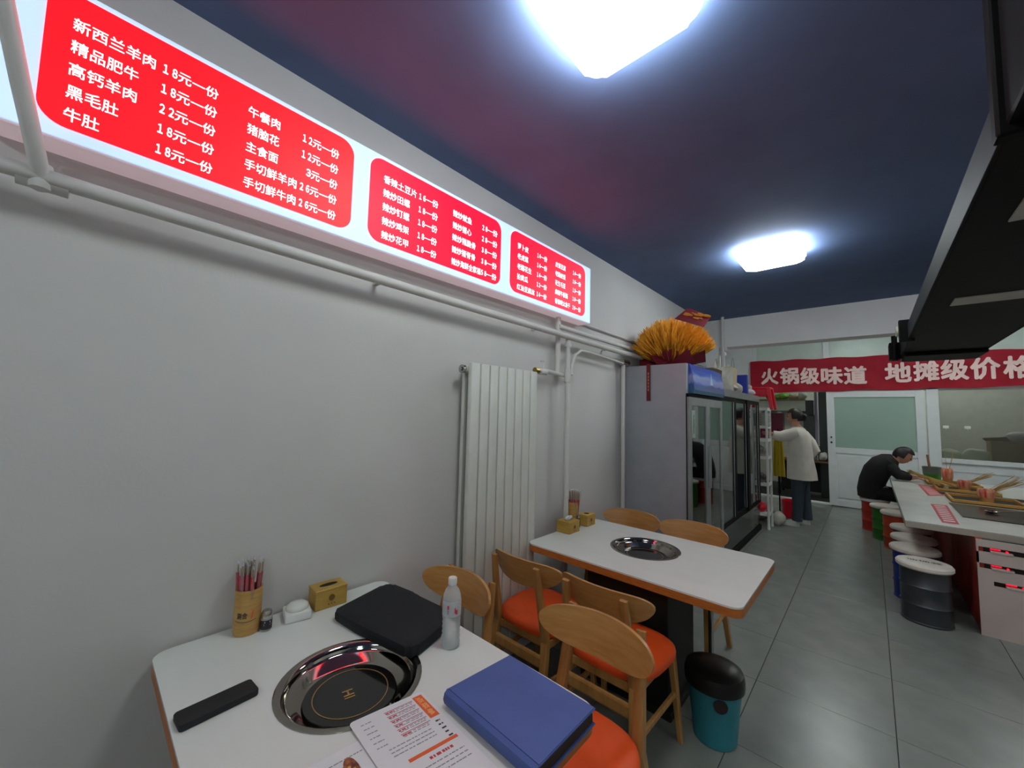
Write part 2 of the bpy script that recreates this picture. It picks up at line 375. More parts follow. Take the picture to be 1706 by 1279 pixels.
# ------------------------------------------------------------------ lit menu board
t = thing('menu_light_box', 'long lit menu board with three red panels high on the left wall', 'sign', (.06, 1.2, 2.29))
b = B(); add_box(b, .01, .113, -.235, 2.70, 2.290, 2.748, .003); obj('casing', b, M_casingglow, t)
b = B(); add_box(b, .1135, .12, -.235, 2.70, 2.296, 2.744, .001, 1); obj('white_face', b, M_sw, t)
Yd = (0, 1, 0); Zd = (0, 0, 1)
pan = [(-.150, .722, M_sr), (.800, 1.655, M_sr3), (1.742, 2.618, M_sr3)]
rows = {0: [[('新西兰羊肉', '18元一份'), ('精品肥牛', '18元一份'), ('高钙羊肉', '22元一份'), ('黑毛肚', '18元一份'), ('牛肚', '18元一份')],
            [('午餐肉', '12元一份'), ('猪脑花', '12元一份'), ('主食面', '3元一份'), ('手切鲜羊肉', '26元一份'), ('手切鲜牛肉', '26元一份')]],
        1: [[('香辣土豆片', '16一份'), ('辣炒田螺', '18一份'), ('辣炒钉螺', '18一份'), ('辣炒鸡架', '18一份'), ('辣炒花甲', '18一份')],
            [('辣炒鱿鱼', '28一份'), ('辣炒猪心', '28一份'), ('辣炒猪脆骨', '38一份'), ('辣炒猪脊骨', '38一份'), ('辣炒海鲜全家福', '58一份')]],
        2: [[('萝卜皮', '14一份'), ('老虎菜', '14一份'), ('老醋花生', '14一份'), ('拍黄瓜', '12一份'), ('红油豆腐丝', '14一份')],
            [('皮蛋豆腐', '14一份'), ('老醋皮蛋', '16一份'), ('花生毛豆', '13一份'), ('麻辣牛板筋', '18一份'), ('香辣明太鱼干', '20一份')]]}
#  per panel and column: y of name start, character pitch, y of price start, y of price end
lay = {0: [(-.100, .0360, .092, .237), (.326, .0360, .512, .657)],
       1: [(.866, .0370, 1.060, 1.178), (1.277, .0350, 1.495, 1.622)],
       2: [(1.808, .0370, 2.010, 2.120), (2.218, .0330, 2.443, 2.556)]}
for k, (y0, y1, m) in enumerate(pan):
    b = B()
    ys = rrect(y0, y1, 2.328, 2.726, .06, 8)
    add_loft(b, [[(.1205, y, z) for y, z in ys], [(.1225, y, z) for y, z in ys]])
    p = obj('red_panel', b, m, t)
    for ci, (ya, pitch, pa, pb) in enumerate(lay[k]):
        for ri, (nm, pr) in enumerate(rows[k][ci]):
            zt = 2.658 - .0672*ri + (.002 if ci else 0); zh = .040
            n = len(nm)
            wn = min(pitch*n*.97, pa - .004 - ya)
            obj('lettering', text_bm(nm, wn, zh, .016, (.1228, ya, zt-zh), Yd, Zd), M_st, p)
            pp = pa
            if pr.startswith('3'):
                if k == 0: pp = pa+.02
            dg_ = ''.join(c for c in pr if c.isdigit()); rest = pr[len(dg_):]; fr_ = .52*len(dg_)/(.52*len(dg_)+len(rest))
            wide = ''.join(chr(ord(c)+0xFEE0) for c in dg_); wd = (pb-pp)*fr_
            obj('lettering', text_bm(wide, wd*.96, zh*.80, .030, (.1228, pp, zt-zh+.004), Yd, Zd), M_st, p)
            obj('lettering', text_bm(rest, (pb-pp)-wd, zh*.95, .018, (.1228, pp+wd, zt-zh), Yd, Zd), M_st, p)

# ------------------------------------------------------------------ heating pipes and radiator
t = thing('heating_main_pipe', 'long white heating pipe running along the left wall under the menu board', 'pipe', (.08, 2, 2.1))
b = B(); add_tube(b, [(.095, -2.6, 2.196), (.095, -.13, 2.181), (.095, 1.5, 2.156), (.095, 3.2, 2.140), (.095, 6.1, 2.125)], .0225, 14); obj('pipe', b, M_pipe, t, True)
b = B()
for y in (.9, 2.1, 3.1): add_box(b, .002, .085, y, y+.02, 2.172-.012*y, 2.187-.012*y)
obj('bracket', b, M_pipe, t)
t = thing('upper_conduit', 'thinner pale pipe above the heating main, from the menu board to the flowers', 'pipe', (.05, 4, 2.2))
b = B(); add_tube(b, [(.06, 2.36, 2.215), (.06, 4, 2.21), (.06, 6.1, 2.205)], .018, 12); add_tube(b, [(.02, 2.6, 2.315), (.02, 6.1, 2.30)], .008, 8); obj('pipe', b, M_pipe, t, True)
t = thing('branch_pipe', 'fat white pipe rising steeply across the left end of the menu board', 'pipe', (.1, -.13, 2.17))
b = B(); add_tube(b, [(.085, -.125, 2.165), (.14, -.137, 2.225), (.2, -.168, 2.36), (.29, -.21, 2.56), (.48, -.29, 2.976)], .0185, 16); obj('pipe', b, M_pipe, t, True)
b = B(); add_lathe(b, [(.008, 2.140), (.020, 2.146), (.0235, 2.158), (.0235, 2.20), (.020, 2.215)], (.09, -.128, 0), 20); add_cyl(b, (.08, -.17, 2.177), (.08, -.075, 2.174), .029, n=20); obj('tee_joint', b, M_pipe, t, True)
t = thing('radiator_feed_pipe', 'white pipe dropping from the board to the radiator valve', 'pipe', (.08, 2.37, 1.8))
b = B(); add_cyl(b, (.045, 2.372, 1.86), (.045, 2.372, 2.29), .019); obj('pipe', b, M_pipe, t, True)
b = B(); add_tube(b, [(.10, 2.04, 1.852), (.085, 2.2, 1.86), (.05, 2.38, 1.857), (.05, 2.50, 1.855)], .016); add_cyl(b, (.09, 2.10, 1.85), (.09, 2.17, 1.85), .022); obj('branch', b, M_pipe, t, True)
b = B(); add_cyl(b, (.10, 2.035, 1.852), (.10, 2.075, 1.852), .02, n=8); obj('brass_nut', b, M_brass, t, label='brass nut')
b = B(); add_cyl(b, (.09, 2.135, 1.86), (.09, 2.135, 1.925), .008); add_box(b, .07, .11, 2.128, 2.142, 1.92, 1.932, .003); obj('valve_handle', b, M_pipe, t)
t = thing('drop_pipe', 'white vertical pipe going down behind the second table', 'pipe', (.08, 2.46, 0))
b = B(); add_cyl(b, (.08, 2.455, .0), (.08, 2.455, 2.13), .0185); obj('pipe', b, M_pipe, t, True)
for za_, zc_ in ((1.80, 1.90), (2.07, 2.10)):
    b = B(); add_cyl(b, (.08, 2.455, za_), (.08, 2.455, zc_), .025); obj('sleeve', b, M_pipe, t, True)
t = thing('curved_branch_pipe', 'thin white pipe arching over to the fridge corner', 'pipe', (.08, 3, 1.9))
pts = [(.08, 2.50, 1.86), (.08, 2.51, 1.94), (.08, 2.55, 2.02), (.08, 2.63, 2.065), (.08, 2.75, 2.07), (.08, 3.0, 2.06), (.08, 3.36, 2.045)]
b = B(); add_tube(b, pts, [.014, .014, .013, .012, .010, .009, .009], 10); obj('pipe', b, M_pipe, t, True)
t = thing('fridge_side_pipe', 'white vertical pipe beside the grey fridge side', 'pipe', (.06, 3.4, 0))
b = B(); add_cyl(b, (.06, 3.40, 0), (.06, 3.40, 2.04), .019); obj('pipe', b, M_pipe, t, True)
b = B(); add_cyl(b, (.06, 3.36, 2.06), (.06, 3.48, 2.06), .032, n=14); obj('end_valve', b, M_steel, t, True, label='dull metal valve')

t = thing('column_radiator', 'tall pale column radiator on the left wall between the two tables', 'radiator', (.09, 1.72, .15))
b = B(); add_box(b, .105, .135, -.033, .033, -.83, .83, .010, 3); fl = b
sec = []
for k in range(8):
    y = 1.468 + .0735*k
    b = B(); add_box(b, .108, .140, y-.0315, y+.0315, .17, 1.835, .003, 2)
    obj('front_column', b, M_rad, t, True)
    b = B(); add_box(b, .035, .060, y-.016, y+.016, .17, 1.825, .005, 2)
    obj('rear_column', b, M_rad, t, True)
fl.free()
b = B()
for z in (.22, 1.80): add_cyl(b, (.085, 1.42, z), (.085, 2.03, z), .022)
obj('header_pipe', b, M_rad, t, True)
b = B(); add_cyl(b, (.085, 1.405, 1.80), (.085, 1.425, 1.80), .024); add_cyl(b, (.085, 1.398, 1.80), (.085, 1.407, 1.80), .012, n=6); obj('end_plug', b, M_steel, t, True, label='metal end plug')
b = B()
for z in (.5, 1.5): add_box(b, 0, .04, 1.7, 1.73, z, z+.03)
obj('wall_bracket', b, M_rad, t)

# ------------------------------------------------------------------ tables with sunken hobs
def hob_table(x0, x1, y0, y1, hx, hy, label, logo, legs):
    t = thing('hotpot_table', label, 'table', ((x0+x1)/2, (y0+y1)/2, 0), 'white hotpot tables')
    R = .200; n = 48
    # top slab with a round hole: ring of quads from rounded-rect to circle
    outer = rrect(x0, x1, y0, y1, .05, 8)
    def slab(z0, z1, inset=0):
        b = B(); N = len(outer)
        def out(p):
            return p
        hole = []
        for (x, y) in outer:
            a = math.atan2(y-hy, x-hx); hole.append((hx+R*math.cos(a), hy+R*math.sin(a)))
        # densify: insert points so that the hole is round
        P, Q = [], []
        for i in range(N):
            (xa, ya), (xb, yb) = outer[i], outer[(i+1) % N]
            aa = math.atan2(ya-hy, xa-hx); ab = math.atan2(yb-hy, xb-hx); d = (ab-aa) % (2*PI)
            m = max(1, int(math.ceil(d/(2*PI/64))))
            for k in range(m):
                f = k/m; x = xa+(xb-xa)*f; y = ya+(yb-ya)*f; a = math.atan2(y-hy, x-hx)
                P.append((x, y)); Q.append((hx+R*math.cos(a), hy+R*math.sin(a)))
        rings = [[(x, y, z1) for x, y in Q], [(x, y, z1) for x, y in P], [(x, y, z0) for x, y in P], [(x, y, z0) for x, y in Q]]
        V = [[b.verts.new(p) for p in r] for r in rings]; n_ = len(P)
        for ri in range(4):
            A, C = V[ri], V[(ri+1) % 4]
            for i in range(n_): b.faces.new((A[i], A[(i+1) % n_], C[(i+1) % n_], C[i]))
        return b
    obj('tabletop', slab(.742, .75), M_top, t, label='white laminate top')
    obj('wood_edging', slab(.705, .7418), M_edge, t, label='orange-brown wooden edge band')
    # steel basin
    b = B(); prof = [(R+.006, .7505), (R+.006, .7525), (R-.004, .7545), (R-.010, .7535), (R-.016, .749), (R-.022, .742), (R-.024, .735), (R-.028, .731), (R-.032, .730), (R-.055, .712), (R-.075, .706), (.0, .706)]
    rings = [[Vector((hx+r*math.cos(2*PI*i/n), hy+r*math.sin(2*PI*i/n), z)) for i in range(n)] for r, z in prof[:-1]]
    add_loft(b, rings, False); basin = obj('steel_basin', b, M_steeld, t, True)
    b = B(); add_cyl(b, (hx, hy, .698), (hx, hy, .712), R-.070, n=48); gl = obj('hob_glass', b, M_glassblk, t, label='black glass induction hob')
    b = B(); rr = [[Vector((hx+r*math.cos(2*PI*i/n), hy+r*math.sin(2*PI*i/n), z)) for i in range(n)] for r, z in ((.104, .7125), (.104, .7132), (.1065, .7132), (.1065, .7125))]
    add_loft(b, rr+[rr[0]], False); obj('gold_ring', b, M_gold, gl)
    if logo:
        b = B(); d = Vector((.25, .97, 0)).normalized(); e = Vector((d.y, -d.x, 0))
        obj('lettering', text_bm('HI', .038, .030, .022, Vector((hx-.018, hy-.020, .7125)), (.97, -.20, 0), (.20, .97, 0)), M_gold, gl)
    # pedestal
    b = B(); add_box(b, hx-.26, hx+.23, y0+.21, y1-.21, 0.03, .674, .005); add_box(b, hx-.29, hx+.25, y0+.19, y1-.19, 0, .04, .005); obj('pedestal', b, M_black, t, label='black box pedestal')
    b = B()
    for a in ((x0+.1, x1-.12, y0+.08, y0+.12), (x0+.1, x1-.12, y1-.12, y1-.08), (x0+.1, x0+.14, y0+.12, y1-.12), (x1-.16, x1-.12, y0+.12, y1-.12)): add_box(b, a[0], a[1], a[2], a[3], .672, .7048)
    obj('under_frame', b, M_black, t)
    for lx, ly in legs:
        b = B(); add_cyl(b, (lx, ly, 0), (lx, ly, .705), .014); obj('leg', b, M_steel, t, True, label='thin steel leg')
    return t
hob_table(.015, 1.185, .20, 1.02, .585, .60, 'nearest white hotpot table, laid with menus, black bag and water bottle', True, [(1.1, .3)])
hob_table(.14, 1.335, 1.938, 2.757, .715, 2.385, 'second white hotpot table with an empty steel hob ring, beyond the first', False, [(1.055, 2.50)])

# ------------------------------------------------------------------ dining chairs (local: seat faces +y, backrest at -y)
def curved_back(b, W=.47, zb=.662, zt=.805, bow=.075, th=.014, y0=-.20, lean=.25):
    """bent plywood rest with a straightish top and a half-moon lower edge"""
    n = 32; rows_ = 6; F, Bk = [], []; zc = zt-.052
    for i in range(n+1):
        s = math.sin((-1 + 2*i/n)*PI/2)*.998; x = s*W/2
        yb = y0 + bow*(s*s)                        # ends curl forwards (+y)
        ztop = zc + (zt-zc-.014*s*s)*max(0.0, 1-abs(s)**7)**.5; zbot = zc - (zc-zb)*max(0.0, 1-abs(s)**2.7)**.5
        if ztop-zbot < .004: zbot = ztop-.004
        colF, colB = [], []
        for k in range(rows_+1):
            z = zbot + (ztop-zbot)*k/rows_; y = yb - lean*(z-.7)
            colF.append(b.verts.new((x, y+th/2, z))); colB.append(b.verts.new((x, y-th/2, z)))
        F.append(colF); Bk.append(colB)
    for i in range(n):
        for k in range(rows_):
            b.faces.new((F[i][k], F[i+1][k], F[i+1][k+1], F[i][k+1])); b.faces.new((Bk[i][k], Bk[i][k+1], Bk[i+1][k+1], Bk[i+1][k]))
        b.faces.new((F[i][0], Bk[i][0], Bk[i+1][0], F[i+1][0])); b.faces.new((F[i][-1], F[i+1][-1], Bk[i+1][-1], Bk[i][-1]))
    for i in (0, n):
        for k in range(rows_): b.faces.new((F[i][k], F[i][k+1], Bk[i][k+1], Bk[i][k]))
def bar(b, p0, p1, w0, d0, w1=None, d1=None):   # rectangular rail tapering from p0 to p1
    p0, p1 = Vector(p0), Vector(p1); w1 = w1 or w0; d1 = d1 or d0
    ax = (p1-p0).normalized(); ref = Vector((1, 0, 0)) if abs(ax.x) < .8 else Vector((0, 0, 1))
    a = (ref - ax*ref.dot(ax)).normalized(); c = ax.cross(a)
    q = .72
    def ring(p, w_, d_):
        pts = [(1, q), (q, 1), (-q, 1), (-1, q), (-1, -q), (-q, -1), (q, -1), (1, -q)]
        return [p + a*(w_/2*u) + c*(d_/2*v) for u, v in pts]
    add_loft(b, [ring(p0, w0, d0), ring(p1, w1, d1)])
def make_chair():
    t = thing('dining_chair', 'chair', 'chair')
    b = B(); n = 40; rings = []
    def out(s, z):
        pts = []
        for i in range(n):
            a = 2*PI*i/n; ca, sa = math.cos(a), math.sin(a)
            x = .225*math.copysign(abs(ca)**.62, ca); y = .215*math.copysign(abs(sa)**.62, sa)
            x *= (1 + .06*(y/.215)); pts.append((x*s, y*s+.02, z))
        return pts
    rings = [out(.93, .43), out(.99, .437), out(1.0, .452), out(.985, .466), out(.93, .477), out(.75, .482), out(.3, .484)]
    add_loft(b, rings); obj('seat', b, M_orange, t, True, label='orange vinyl seat pad')
    b = B(); curved_back(b); obj('backrest', b, M_ply, t, True)
    for s in (-1, 1):
        b = B(); bar(b, (s*.20, -.27, 0), (s*.165, -.18, .43), .030, .030, .040, .038); bar(b, (s*.165, -.18, .425), (s*.145, -.243, .790), .040, .038, .034, .018)
        obj('leg', b, M_ply2, t, True)
        b = B(); bar(b, (s*.205, .235, 0), (s*.185, .175, .43), .024, .026, .034, .036); obj('leg', b, M_ply2, t, True)
    b = B(); bar(b, (-.170, -.202, .335), (.170, -.202, .335), .055, .020); obj('rear_rail', b, M_ply2, t)
    for s in (-1, 1):
        b = B(); bar(b, (s*.183, -.22, .235), (s*.193, .20, .235), .018, .026); obj('side_rail', b, M_ply2, t)
    b = B()
    for y in (-.17, .17): bar(b, (-.17, y, .41), (.17, y, .41), .04, .02)
    for s in (-1, 1): bar(b, (s*.17, -.17, .41), (s*.175, .17, .41), .02, .04)
    obj('seat_frame', b, M_ply2, t)
    return t
ch = make_chair(); G = 'wooden chairs with orange seats'
# C, D face +y (second table's near side); A, B face -y (first table's far side)
ch.location = (.370, 1.81, 0); ch['label'] = 'wooden chair seen from behind, in front of the radiator at the second table'; ch['group'] = G
dup(ch, (.835, 1.815, 0), math.radians(0), 'wooden chair seen from behind at the second table, beside the black pedestal')
dup(ch, (.330, 1.06, 0), PI, 'wooden chair behind the water bottle, on the far side of the nearest table')
dup(ch, (.985, 1.165, 0), PI, 'wooden chair in front, its orange seat under the blue folder')
dup(ch, (.345, 2.825, 0), PI, 'wooden chair on the far side of the second table, left one by the wall')
dup(ch, (.805, 2.825, 0), PI, 'wooden chair on the far side of the second table, in front of the glass fridge')

# ------------------------------------------------------------------ things on the nearest table
TZ = .7502
def chopstick_cup(cx, cy, r, h, sticks, label, letters, film_h, red=True):
    t = thing('chopstick_holder', label, 'holder', (cx, cy, TZ), 'chopstick holders')
    b = B(); n = 28
    rings = [[Vector((cx+rr*math.cos(2*PI*i/n), cy+rr*math.sin(2*PI*i/n), z)) for i in range(n)] for rr, z in ((r*.93, TZ), (r, TZ+.01), (r, TZ+h), (r*.9, TZ+h), (r*.88, TZ+.012))]
    add_loft(b, rings); obj('bamboo_cup', b, M_bamboo, t, True)
    rnd = random.Random(3)
    for k in range(sticks):
        a = rnd.random()*2*PI; q = r*.72*math.sqrt(rnd.random()); dx, dy = rnd.uniform(-.010, .010)+.45*math.cos(a)*q, rnd.uniform(-.010, .010)+.45*math.sin(a)*q
        x, y = cx+q*math.cos(a), cy+q*math.sin(a)
        zt = TZ+film_h-rnd.random()*.025; zr = TZ+h+(zt-TZ-h)*(rnd.uniform(.5, .62) if red else .22)
        px = lambda z: (x+dx*(z-TZ)/.2, y+dy*(z-TZ)/.2, z)
        b = B(); bar(b, px(TZ+.02), px(zt-.012), .007, .005); s_ = obj('chopsticks', b, M_bamboo, t)
        b = B(); bar(b, px(TZ+.02), px(zr), .015, .010); obj('paper_wrap', b, M_redwrap, s_)
        b = B(); bar(b, px(TZ+h*.6), px(zt), .018, .012, .024, .006); obj('film_sleeve', b, M_clearf, s_)
    return t
cup = chopstick_cup(.075, .450, .043, .155, 20, 'bamboo cup of red-wrapped chopsticks at the wall end of the nearest table', True, .262)
# printed characters on the cup, facing the camera
def on_cyl(bm, cx, cy, r, a0):   # wrap mesh given as (u along circumference, v height) around the cylinder, outwards
    for v in bm.verts:
        u, w_, h_ = v.co.x, v.co.y, v.co.z
        a = a0 + u/r; v.co = Vector((cx+(r+w_)*math.cos(a), cy+(r+w_)*math.sin(a), h_))
a_cam = math.atan2(0-.45, 1.762-.075)
def cyl_text(s, cx, cy, r, u0, W, z0, Hh, m, par, name='lettering'):
    bm = text_bm(s, W, Hh, .02, (0, 0, 0), (1, 0, 0), (0, 0, 1), .0002)
    for v in bm.verts: v.co = Vector((v.co.x+u0, .0006+abs(v.co.y)*0, v.co.z+z0))
    on_cyl(bm, cx, cy, r, a_cam); return obj(name, bm, m, par)
cyl_text('涮舍', .075, .450, .043, -.034, .034, TZ+.062, .022, M_inkd, cup)
b = B()
for k in range(12):
    u = -.042+.07*k/12; z = TZ+.054-.004*math.sin(PI*k/12); add_box(b, u, u+.0062, .0004, .0009, z, z+.0015)
on_cyl(b, .075, .450, .043, a_cam); obj('printed_line', b, M_inkd, cup)
b = B(); add_prism(b, [(.010, 0), (.014, 0), (.020, .026), (.015, .028)], .0004, .0009, Matrix(((1, 0, 0, 0), (0, 0, 1, 0), (0, 1, 0, TZ+.060), (0, 0, 0, 1)))); on_cyl(b, .075, .45, .043, a_cam); obj('printed_flame', b, M_inko, cup)

t = thing('toothpick_jar', 'small clear jar with dark label and metal lid beside the bamboo cup', 'jar', (.112, .502, TZ))
b = B(); add_lathe(b, [(.016, TZ), (.0185, TZ+.004), (.0185, TZ+.046), (.016, TZ+.05)], (.112, .502, 0)); obj('glass_body', b, mat('jar_glass', '9a9a92', .1, spec=.8), t, True)
b = B(); add_lathe(b, [(.0190, TZ+.008), (.0190, TZ+.040)], (.112, .502, 0), caps=False); lb = obj('label_band', b, mat('jar_label', '2a2630', .5), t, True)
b = text_bm('TOOTH', .02, .006, .01, (0, 0, 0), (1, 0, 0), (0, 0, 1), .0001)
b.free()
b = B(); add_box(b, -.008, .010, .0003, .0006, TZ+.031, TZ+.036); add_box(b, -.011, .012, .0003, .0006, TZ+.026, TZ+.0275); add_box(b, -.010, .010, .0003, .0006, TZ+.022, TZ+.0235); on_cyl(b, .112, .502, .0190, a_cam+.1); obj('print', b, M_paper, lb)
b = B(); add_lathe(b, [(.0185, TZ+.046), (.0192, TZ+.048), (.0185, TZ+.060), (.014, TZ+.070), (.006, TZ+.072)], (.112, .502, 0)); obj('metal_lid', b, M_steel, t, True)

t = thing('square_ashtray', 'white square ashtray covered with a clear dome next to the small jar', 'ashtray', (.095, .612, TZ))
rz = Matrix.Translation((.095, .612, 0)) @ Matrix.Rotation(math.radians(-12), 4, 'Z')
b = B(); add_box(b, -.045, .045, -.045, .045, TZ, TZ+.034, .006, 3, rz); obj('body', b, M_white2, t, True)
b = B(); add_loft(b, [[rz @ Vector((rr*math.cos(2*PI*i/28), rr*math.sin(2*PI*i/28), TZ+.0342+z)) for i in range(28)] for rr, z in ((.040, 0), (.041, .006), (.037, .015), (.026, .021), (.010, .023))]); obj('domed_lid', b, mat('translucent_lid', 'd4d4cc', .15, coat=.6), t, True)

def tissue_box(cx, cy, lx, ly, h, rot, label, tissue=False, oval=True):
    t = thing('tissue_box', label, 'box', (cx, cy, TZ), 'wooden tissue boxes')
    mt = Matrix.Translation((cx, cy, 0)) @ Matrix.Rotation(rot, 4, 'Z')
    b = B(); add_box(b, -lx/2, lx/2, -ly/2, ly/2, TZ, TZ+h-.008, .002, 1, mt); obj('box', b, M_woodbox, t)
    b = B(); add_box(b, -lx/2-.001, lx/2+.001, -ly/2-.001, ly/2+.001, TZ+h-.009, TZ+h, .002, 1, mt); obj('top_panel', b, M_woodbox, t)
    b = B(); a_, c_ = (.014, .036) if oval else (.019, .019)
    pts = [(a_*math.cos(2*PI*i/20)*(1 if not oval else 1), c_*math.sin(2*PI*i/20)) for i in range(20)]
    add_prism(b, pts, TZ+h+.0001, TZ+h+.0008, mt); obj('slot', b, M_dark, t)
    b = B(); add_cyl(b, mt @ Vector((lx/2+.0012, 0, TZ+h*.52)), mt @ Vector((lx/2+.0018, 0, TZ+h*.52)), .012, n=16)
    add_box(b, lx/2+.001, lx/2+.0018, -.014, -.008, TZ+h*.2, TZ+h*.25, 0, 1, mt); add_box(b, lx/2+.001, lx/2+.0018, -.002, .003, TZ+h*.2, TZ+h*.25, 0, 1, mt); add_box(b, lx/2+.001, lx/2+.0018, .009, .014, TZ+h*.2, TZ+h*.25, 0, 1, mt)
    obj('branded_mark', b, mat('burnt_print', '6e5020', .6), t)
    if tissue:
        b = B(); rings = []
        for z, rx, ry, sh in ((0, .012, .03, 0), (.012, .020, .034, .004), (.024, .018, .022, .012), (.032, .006, .010, .020)):
            rings.append([mt @ Vector((sh+rx*math.cos(2*PI*i/14)*(1+.3*math.sin(3*i)), ry*math.sin(2*PI*i/14)*(1+.2*math.cos(2.3*i)), TZ+h+z)) for i in range(14)])
        add_loft(b, rings); obj('tissue', b, mat('tissue_paper', 'd8dce0', .9, bump=.3), t, True)
    return t
tissue_box(.072, .738, .085, .125, .078, math.radians(-3), 'wooden tissue box with oval slot on the nearest table')

# black laptop pouch
b = B(); pts = [(.215, .70), (.145, .945), (.165, .985), (.31, 1.005), (.34, 1.0), (.50, 1.012), (.60, .93), (.642, .79), (.625, .765), (.37, .715)]
rings = []
cxp, cyp = .40, .86
for s, z in ((.97, 0.0), (1.0, .006), (1.0, .030), (.985, .038), (.90, .043), (.5, .044)):
    rings.append([(cxp+(x-cxp)*s, cyp+(y-cyp)*s, TZ+z) for x, y in pts])
add_loft(b, rings); bmesh.ops.bevel(b, geom=[e for e in b.edges if abs(e.verts[0].co.z-e.verts[1].co.z) > .004], offset=.012, segments=3, affect='EDGES')
tag(obj('laptop_pouch', b, M_blackcloth, smooth=True), 'flat black padded laptop pouch lying beyond the hob', 'bag')
# glasses case
mt = Matrix.Translation((.440, .298, 0)) @ Matrix.Rotation(math.radians(4), 4, 'Z')
b = B(); add_loft(b, [[mt @ Vector((x, y, TZ+z)) for x, y in rrect(-.034+i_, .034-i_, -.088+i_, .088-i_, .009, 5)] for i_, z in ((.003, 0), (.0008, .001), (0, .003), (0, .015), (.001, .0172), (.003, .018))])
tag(obj('slim_case', b, M_blackcase, smooth=True), 'slim black rectangular case lying left of the hob', 'case')
# water bottle
cx, cy = .662, .915
t = thing('water_bottle', 'clear plastic water bottle with white cap standing by the black pouch', 'bottle', (cx, cy, TZ))
prof = [(.026, TZ), (.031, TZ+.004), (.0315, TZ+.018)]
for k in range(5): prof += [(.0295, TZ+.026+.016*k), (.0315, TZ+.034+.016*k)]
prof += [(.0318, TZ+.115), (.0318, TZ+.155), (.030, TZ+.170), (.024, TZ+.187), (.016, TZ+.198), (.0135, TZ+.204), (.0135, TZ+.212)]
b = B(); add_lathe(b, prof, (cx, cy, 0)); obj('bottle_body', b, M_pet, t, True)
b = B(); add_lathe(b, [(.024, TZ+.003), (.0300, TZ+.010), (.0285, TZ+.06), (.0300, TZ+.10), (.0300, TZ+.117)], (cx, cy, 0)); obj('water', b, M_water, t, True)
b = B(); add_lathe(b, [(.0324, TZ+.108), (.0324, TZ+.158)], (cx, cy, 0), caps=False); lb = obj('label_band', b, sheet('bottle_label', 'd8dade', .4, .55), t, True)
a_cam = math.atan2(-cy, 1.762-cx)
b = B(); add_box(b, -.016, -.009, .0003, .0008, TZ+.118, TZ+.132); on_cyl(b, cx, cy, .0324, a_cam); obj('print', b, M_ink, lb)
b = B(); add_box(b, -.015, -.009, .0003, .0008, TZ+.134, TZ+.146); add_box(b, .010, .014, .0003, .0008, TZ+.120, TZ+.138); add_box(b, .014, .021, .0003, .0008, TZ+.116, TZ+.131); on_cyl(b, cx, cy, .0324, a_cam); obj('red_print', b, M_redwrap, lb)
b = B(); add_lathe(b, [(.0148, TZ+.206), (.0152, TZ+.208), (.0152, TZ+.226), (.0135, TZ+.229)], (cx, cy, 0), 24); obj('cap', b, M_white2, t, True)

# blue folder: cover wrapped round dark pages
t = thing('blue_folder', 'blue leatherette folder lying on the table corner over the orange seat', 'folder', (1.03, .85, TZ))
q = [(.872, .735), (.892, .968), (1.205, .962), (1.205, .725)]
b = B(); add_prism(b, q, TZ+.036, TZ+.043, bev=.002); add_prism(b, q, TZ, TZ+.005, bev=.001)
pts = [(.0, .0), (-.010, .008), (-.014, .021), (-.010, .036), (0, .043)]
p0, p1 = Vector((.872, .735, TZ)), Vector((1.205, .725, TZ)); nrm = Vector((-.03, -1, 0)).normalized()
V = [[b.verts.new(p + nrm*(-u)+Vector((0, 0, v))) for u, v in pts] for p in (p0, p1)]
for i in range(4): b.faces.new((V[0][i], V[1][i], V[1][i+1], V[0][i+1]))
obj('cover', b, M_blue, t, True)
b = B(); add_prism(b, [(.876, .737), (.896, .964), (1.199, .958), (1.200, .727)], TZ+.005, TZ+.036); obj('page_block', b, M_brownleaf, t, label='dark brown page edges')

# menu sheets
def sheet_thing(name, label, c0, ux, uy, W, L, z, th=.0012):
    ux = Vector(ux).normalized(); uy = Vector(uy).normalized()
    t = thing(name, label, 'menu', (c0[0], c0[1], z))
    P = lambda u, v, zz=0: Vector((c0[0], c0[1], z+zz)) + ux*u + uy*v
    b = B(); rings = []
    lo = [P(u, v, 0) for u, v in rrect(0, W, 0, L, .012, 4)]; hi = [P(u, v, th) for u, v in rrect(0, W, 0, L, .012, 4)]
    add_loft(b, [lo, hi]); pg = obj('page', b, M_paper, t)
    def box(u0, u1, v0, v1, m, name='print_bar'):
        b = B(); vs = [P(u, v, zz) for zz in (th+.0001, th+.0004) for u, v in ((u0, v0), (u1, v0), (u1, v1), (u0, v1))]
        add_loft(b, [vs[:4], vs[4:]]); return obj(name, b, m, pg)
    return t, P, box, pg, th
# sheet A: u along +y edge (toward the folder), v toward the camera (+x)
c0 = (.752, .512); ux = Vector((.033, .195, 0)).normalized(); uy = Vector((.99, -.06, 0)).normalized()
t, P, box, pg, th = sheet_thing('menu_sheet', 'white printed menu sheet with orange bars, half over the hob rim', c0, ux, uy, .200, .40, TZ+.0055)
def smallprint(u0, u1, v0, v1, m, seed):
    rnd = random.Random(seed); b = B(); u = u0
    while u < u1-.002:
        w_ = rnd.uniform(.004, .012); w_ = min(w_, u1-u)
        vs = [P(a, c, zz) for zz in (th+.0001, th+.0003) for a, c in ((u, v0), (u+w_, v0), (u+w_, v1), (u, v1))]
        add_loft(b, [vs[:4], vs[4:]]); u += w_+rnd.uniform(.001, .004)
    obj('small_print', b, m, pg)
box(.166, .192, .012, .108, M_inko, 'orange_heading')
o_ = text_bm('点菜单', .082, .016, .02, P(.171, .018, th+.0006), uy, ux, .0002); bmesh.ops.reverse_faces(o_, faces=o_.faces); obj('lettering', o_, M_inky, pg)
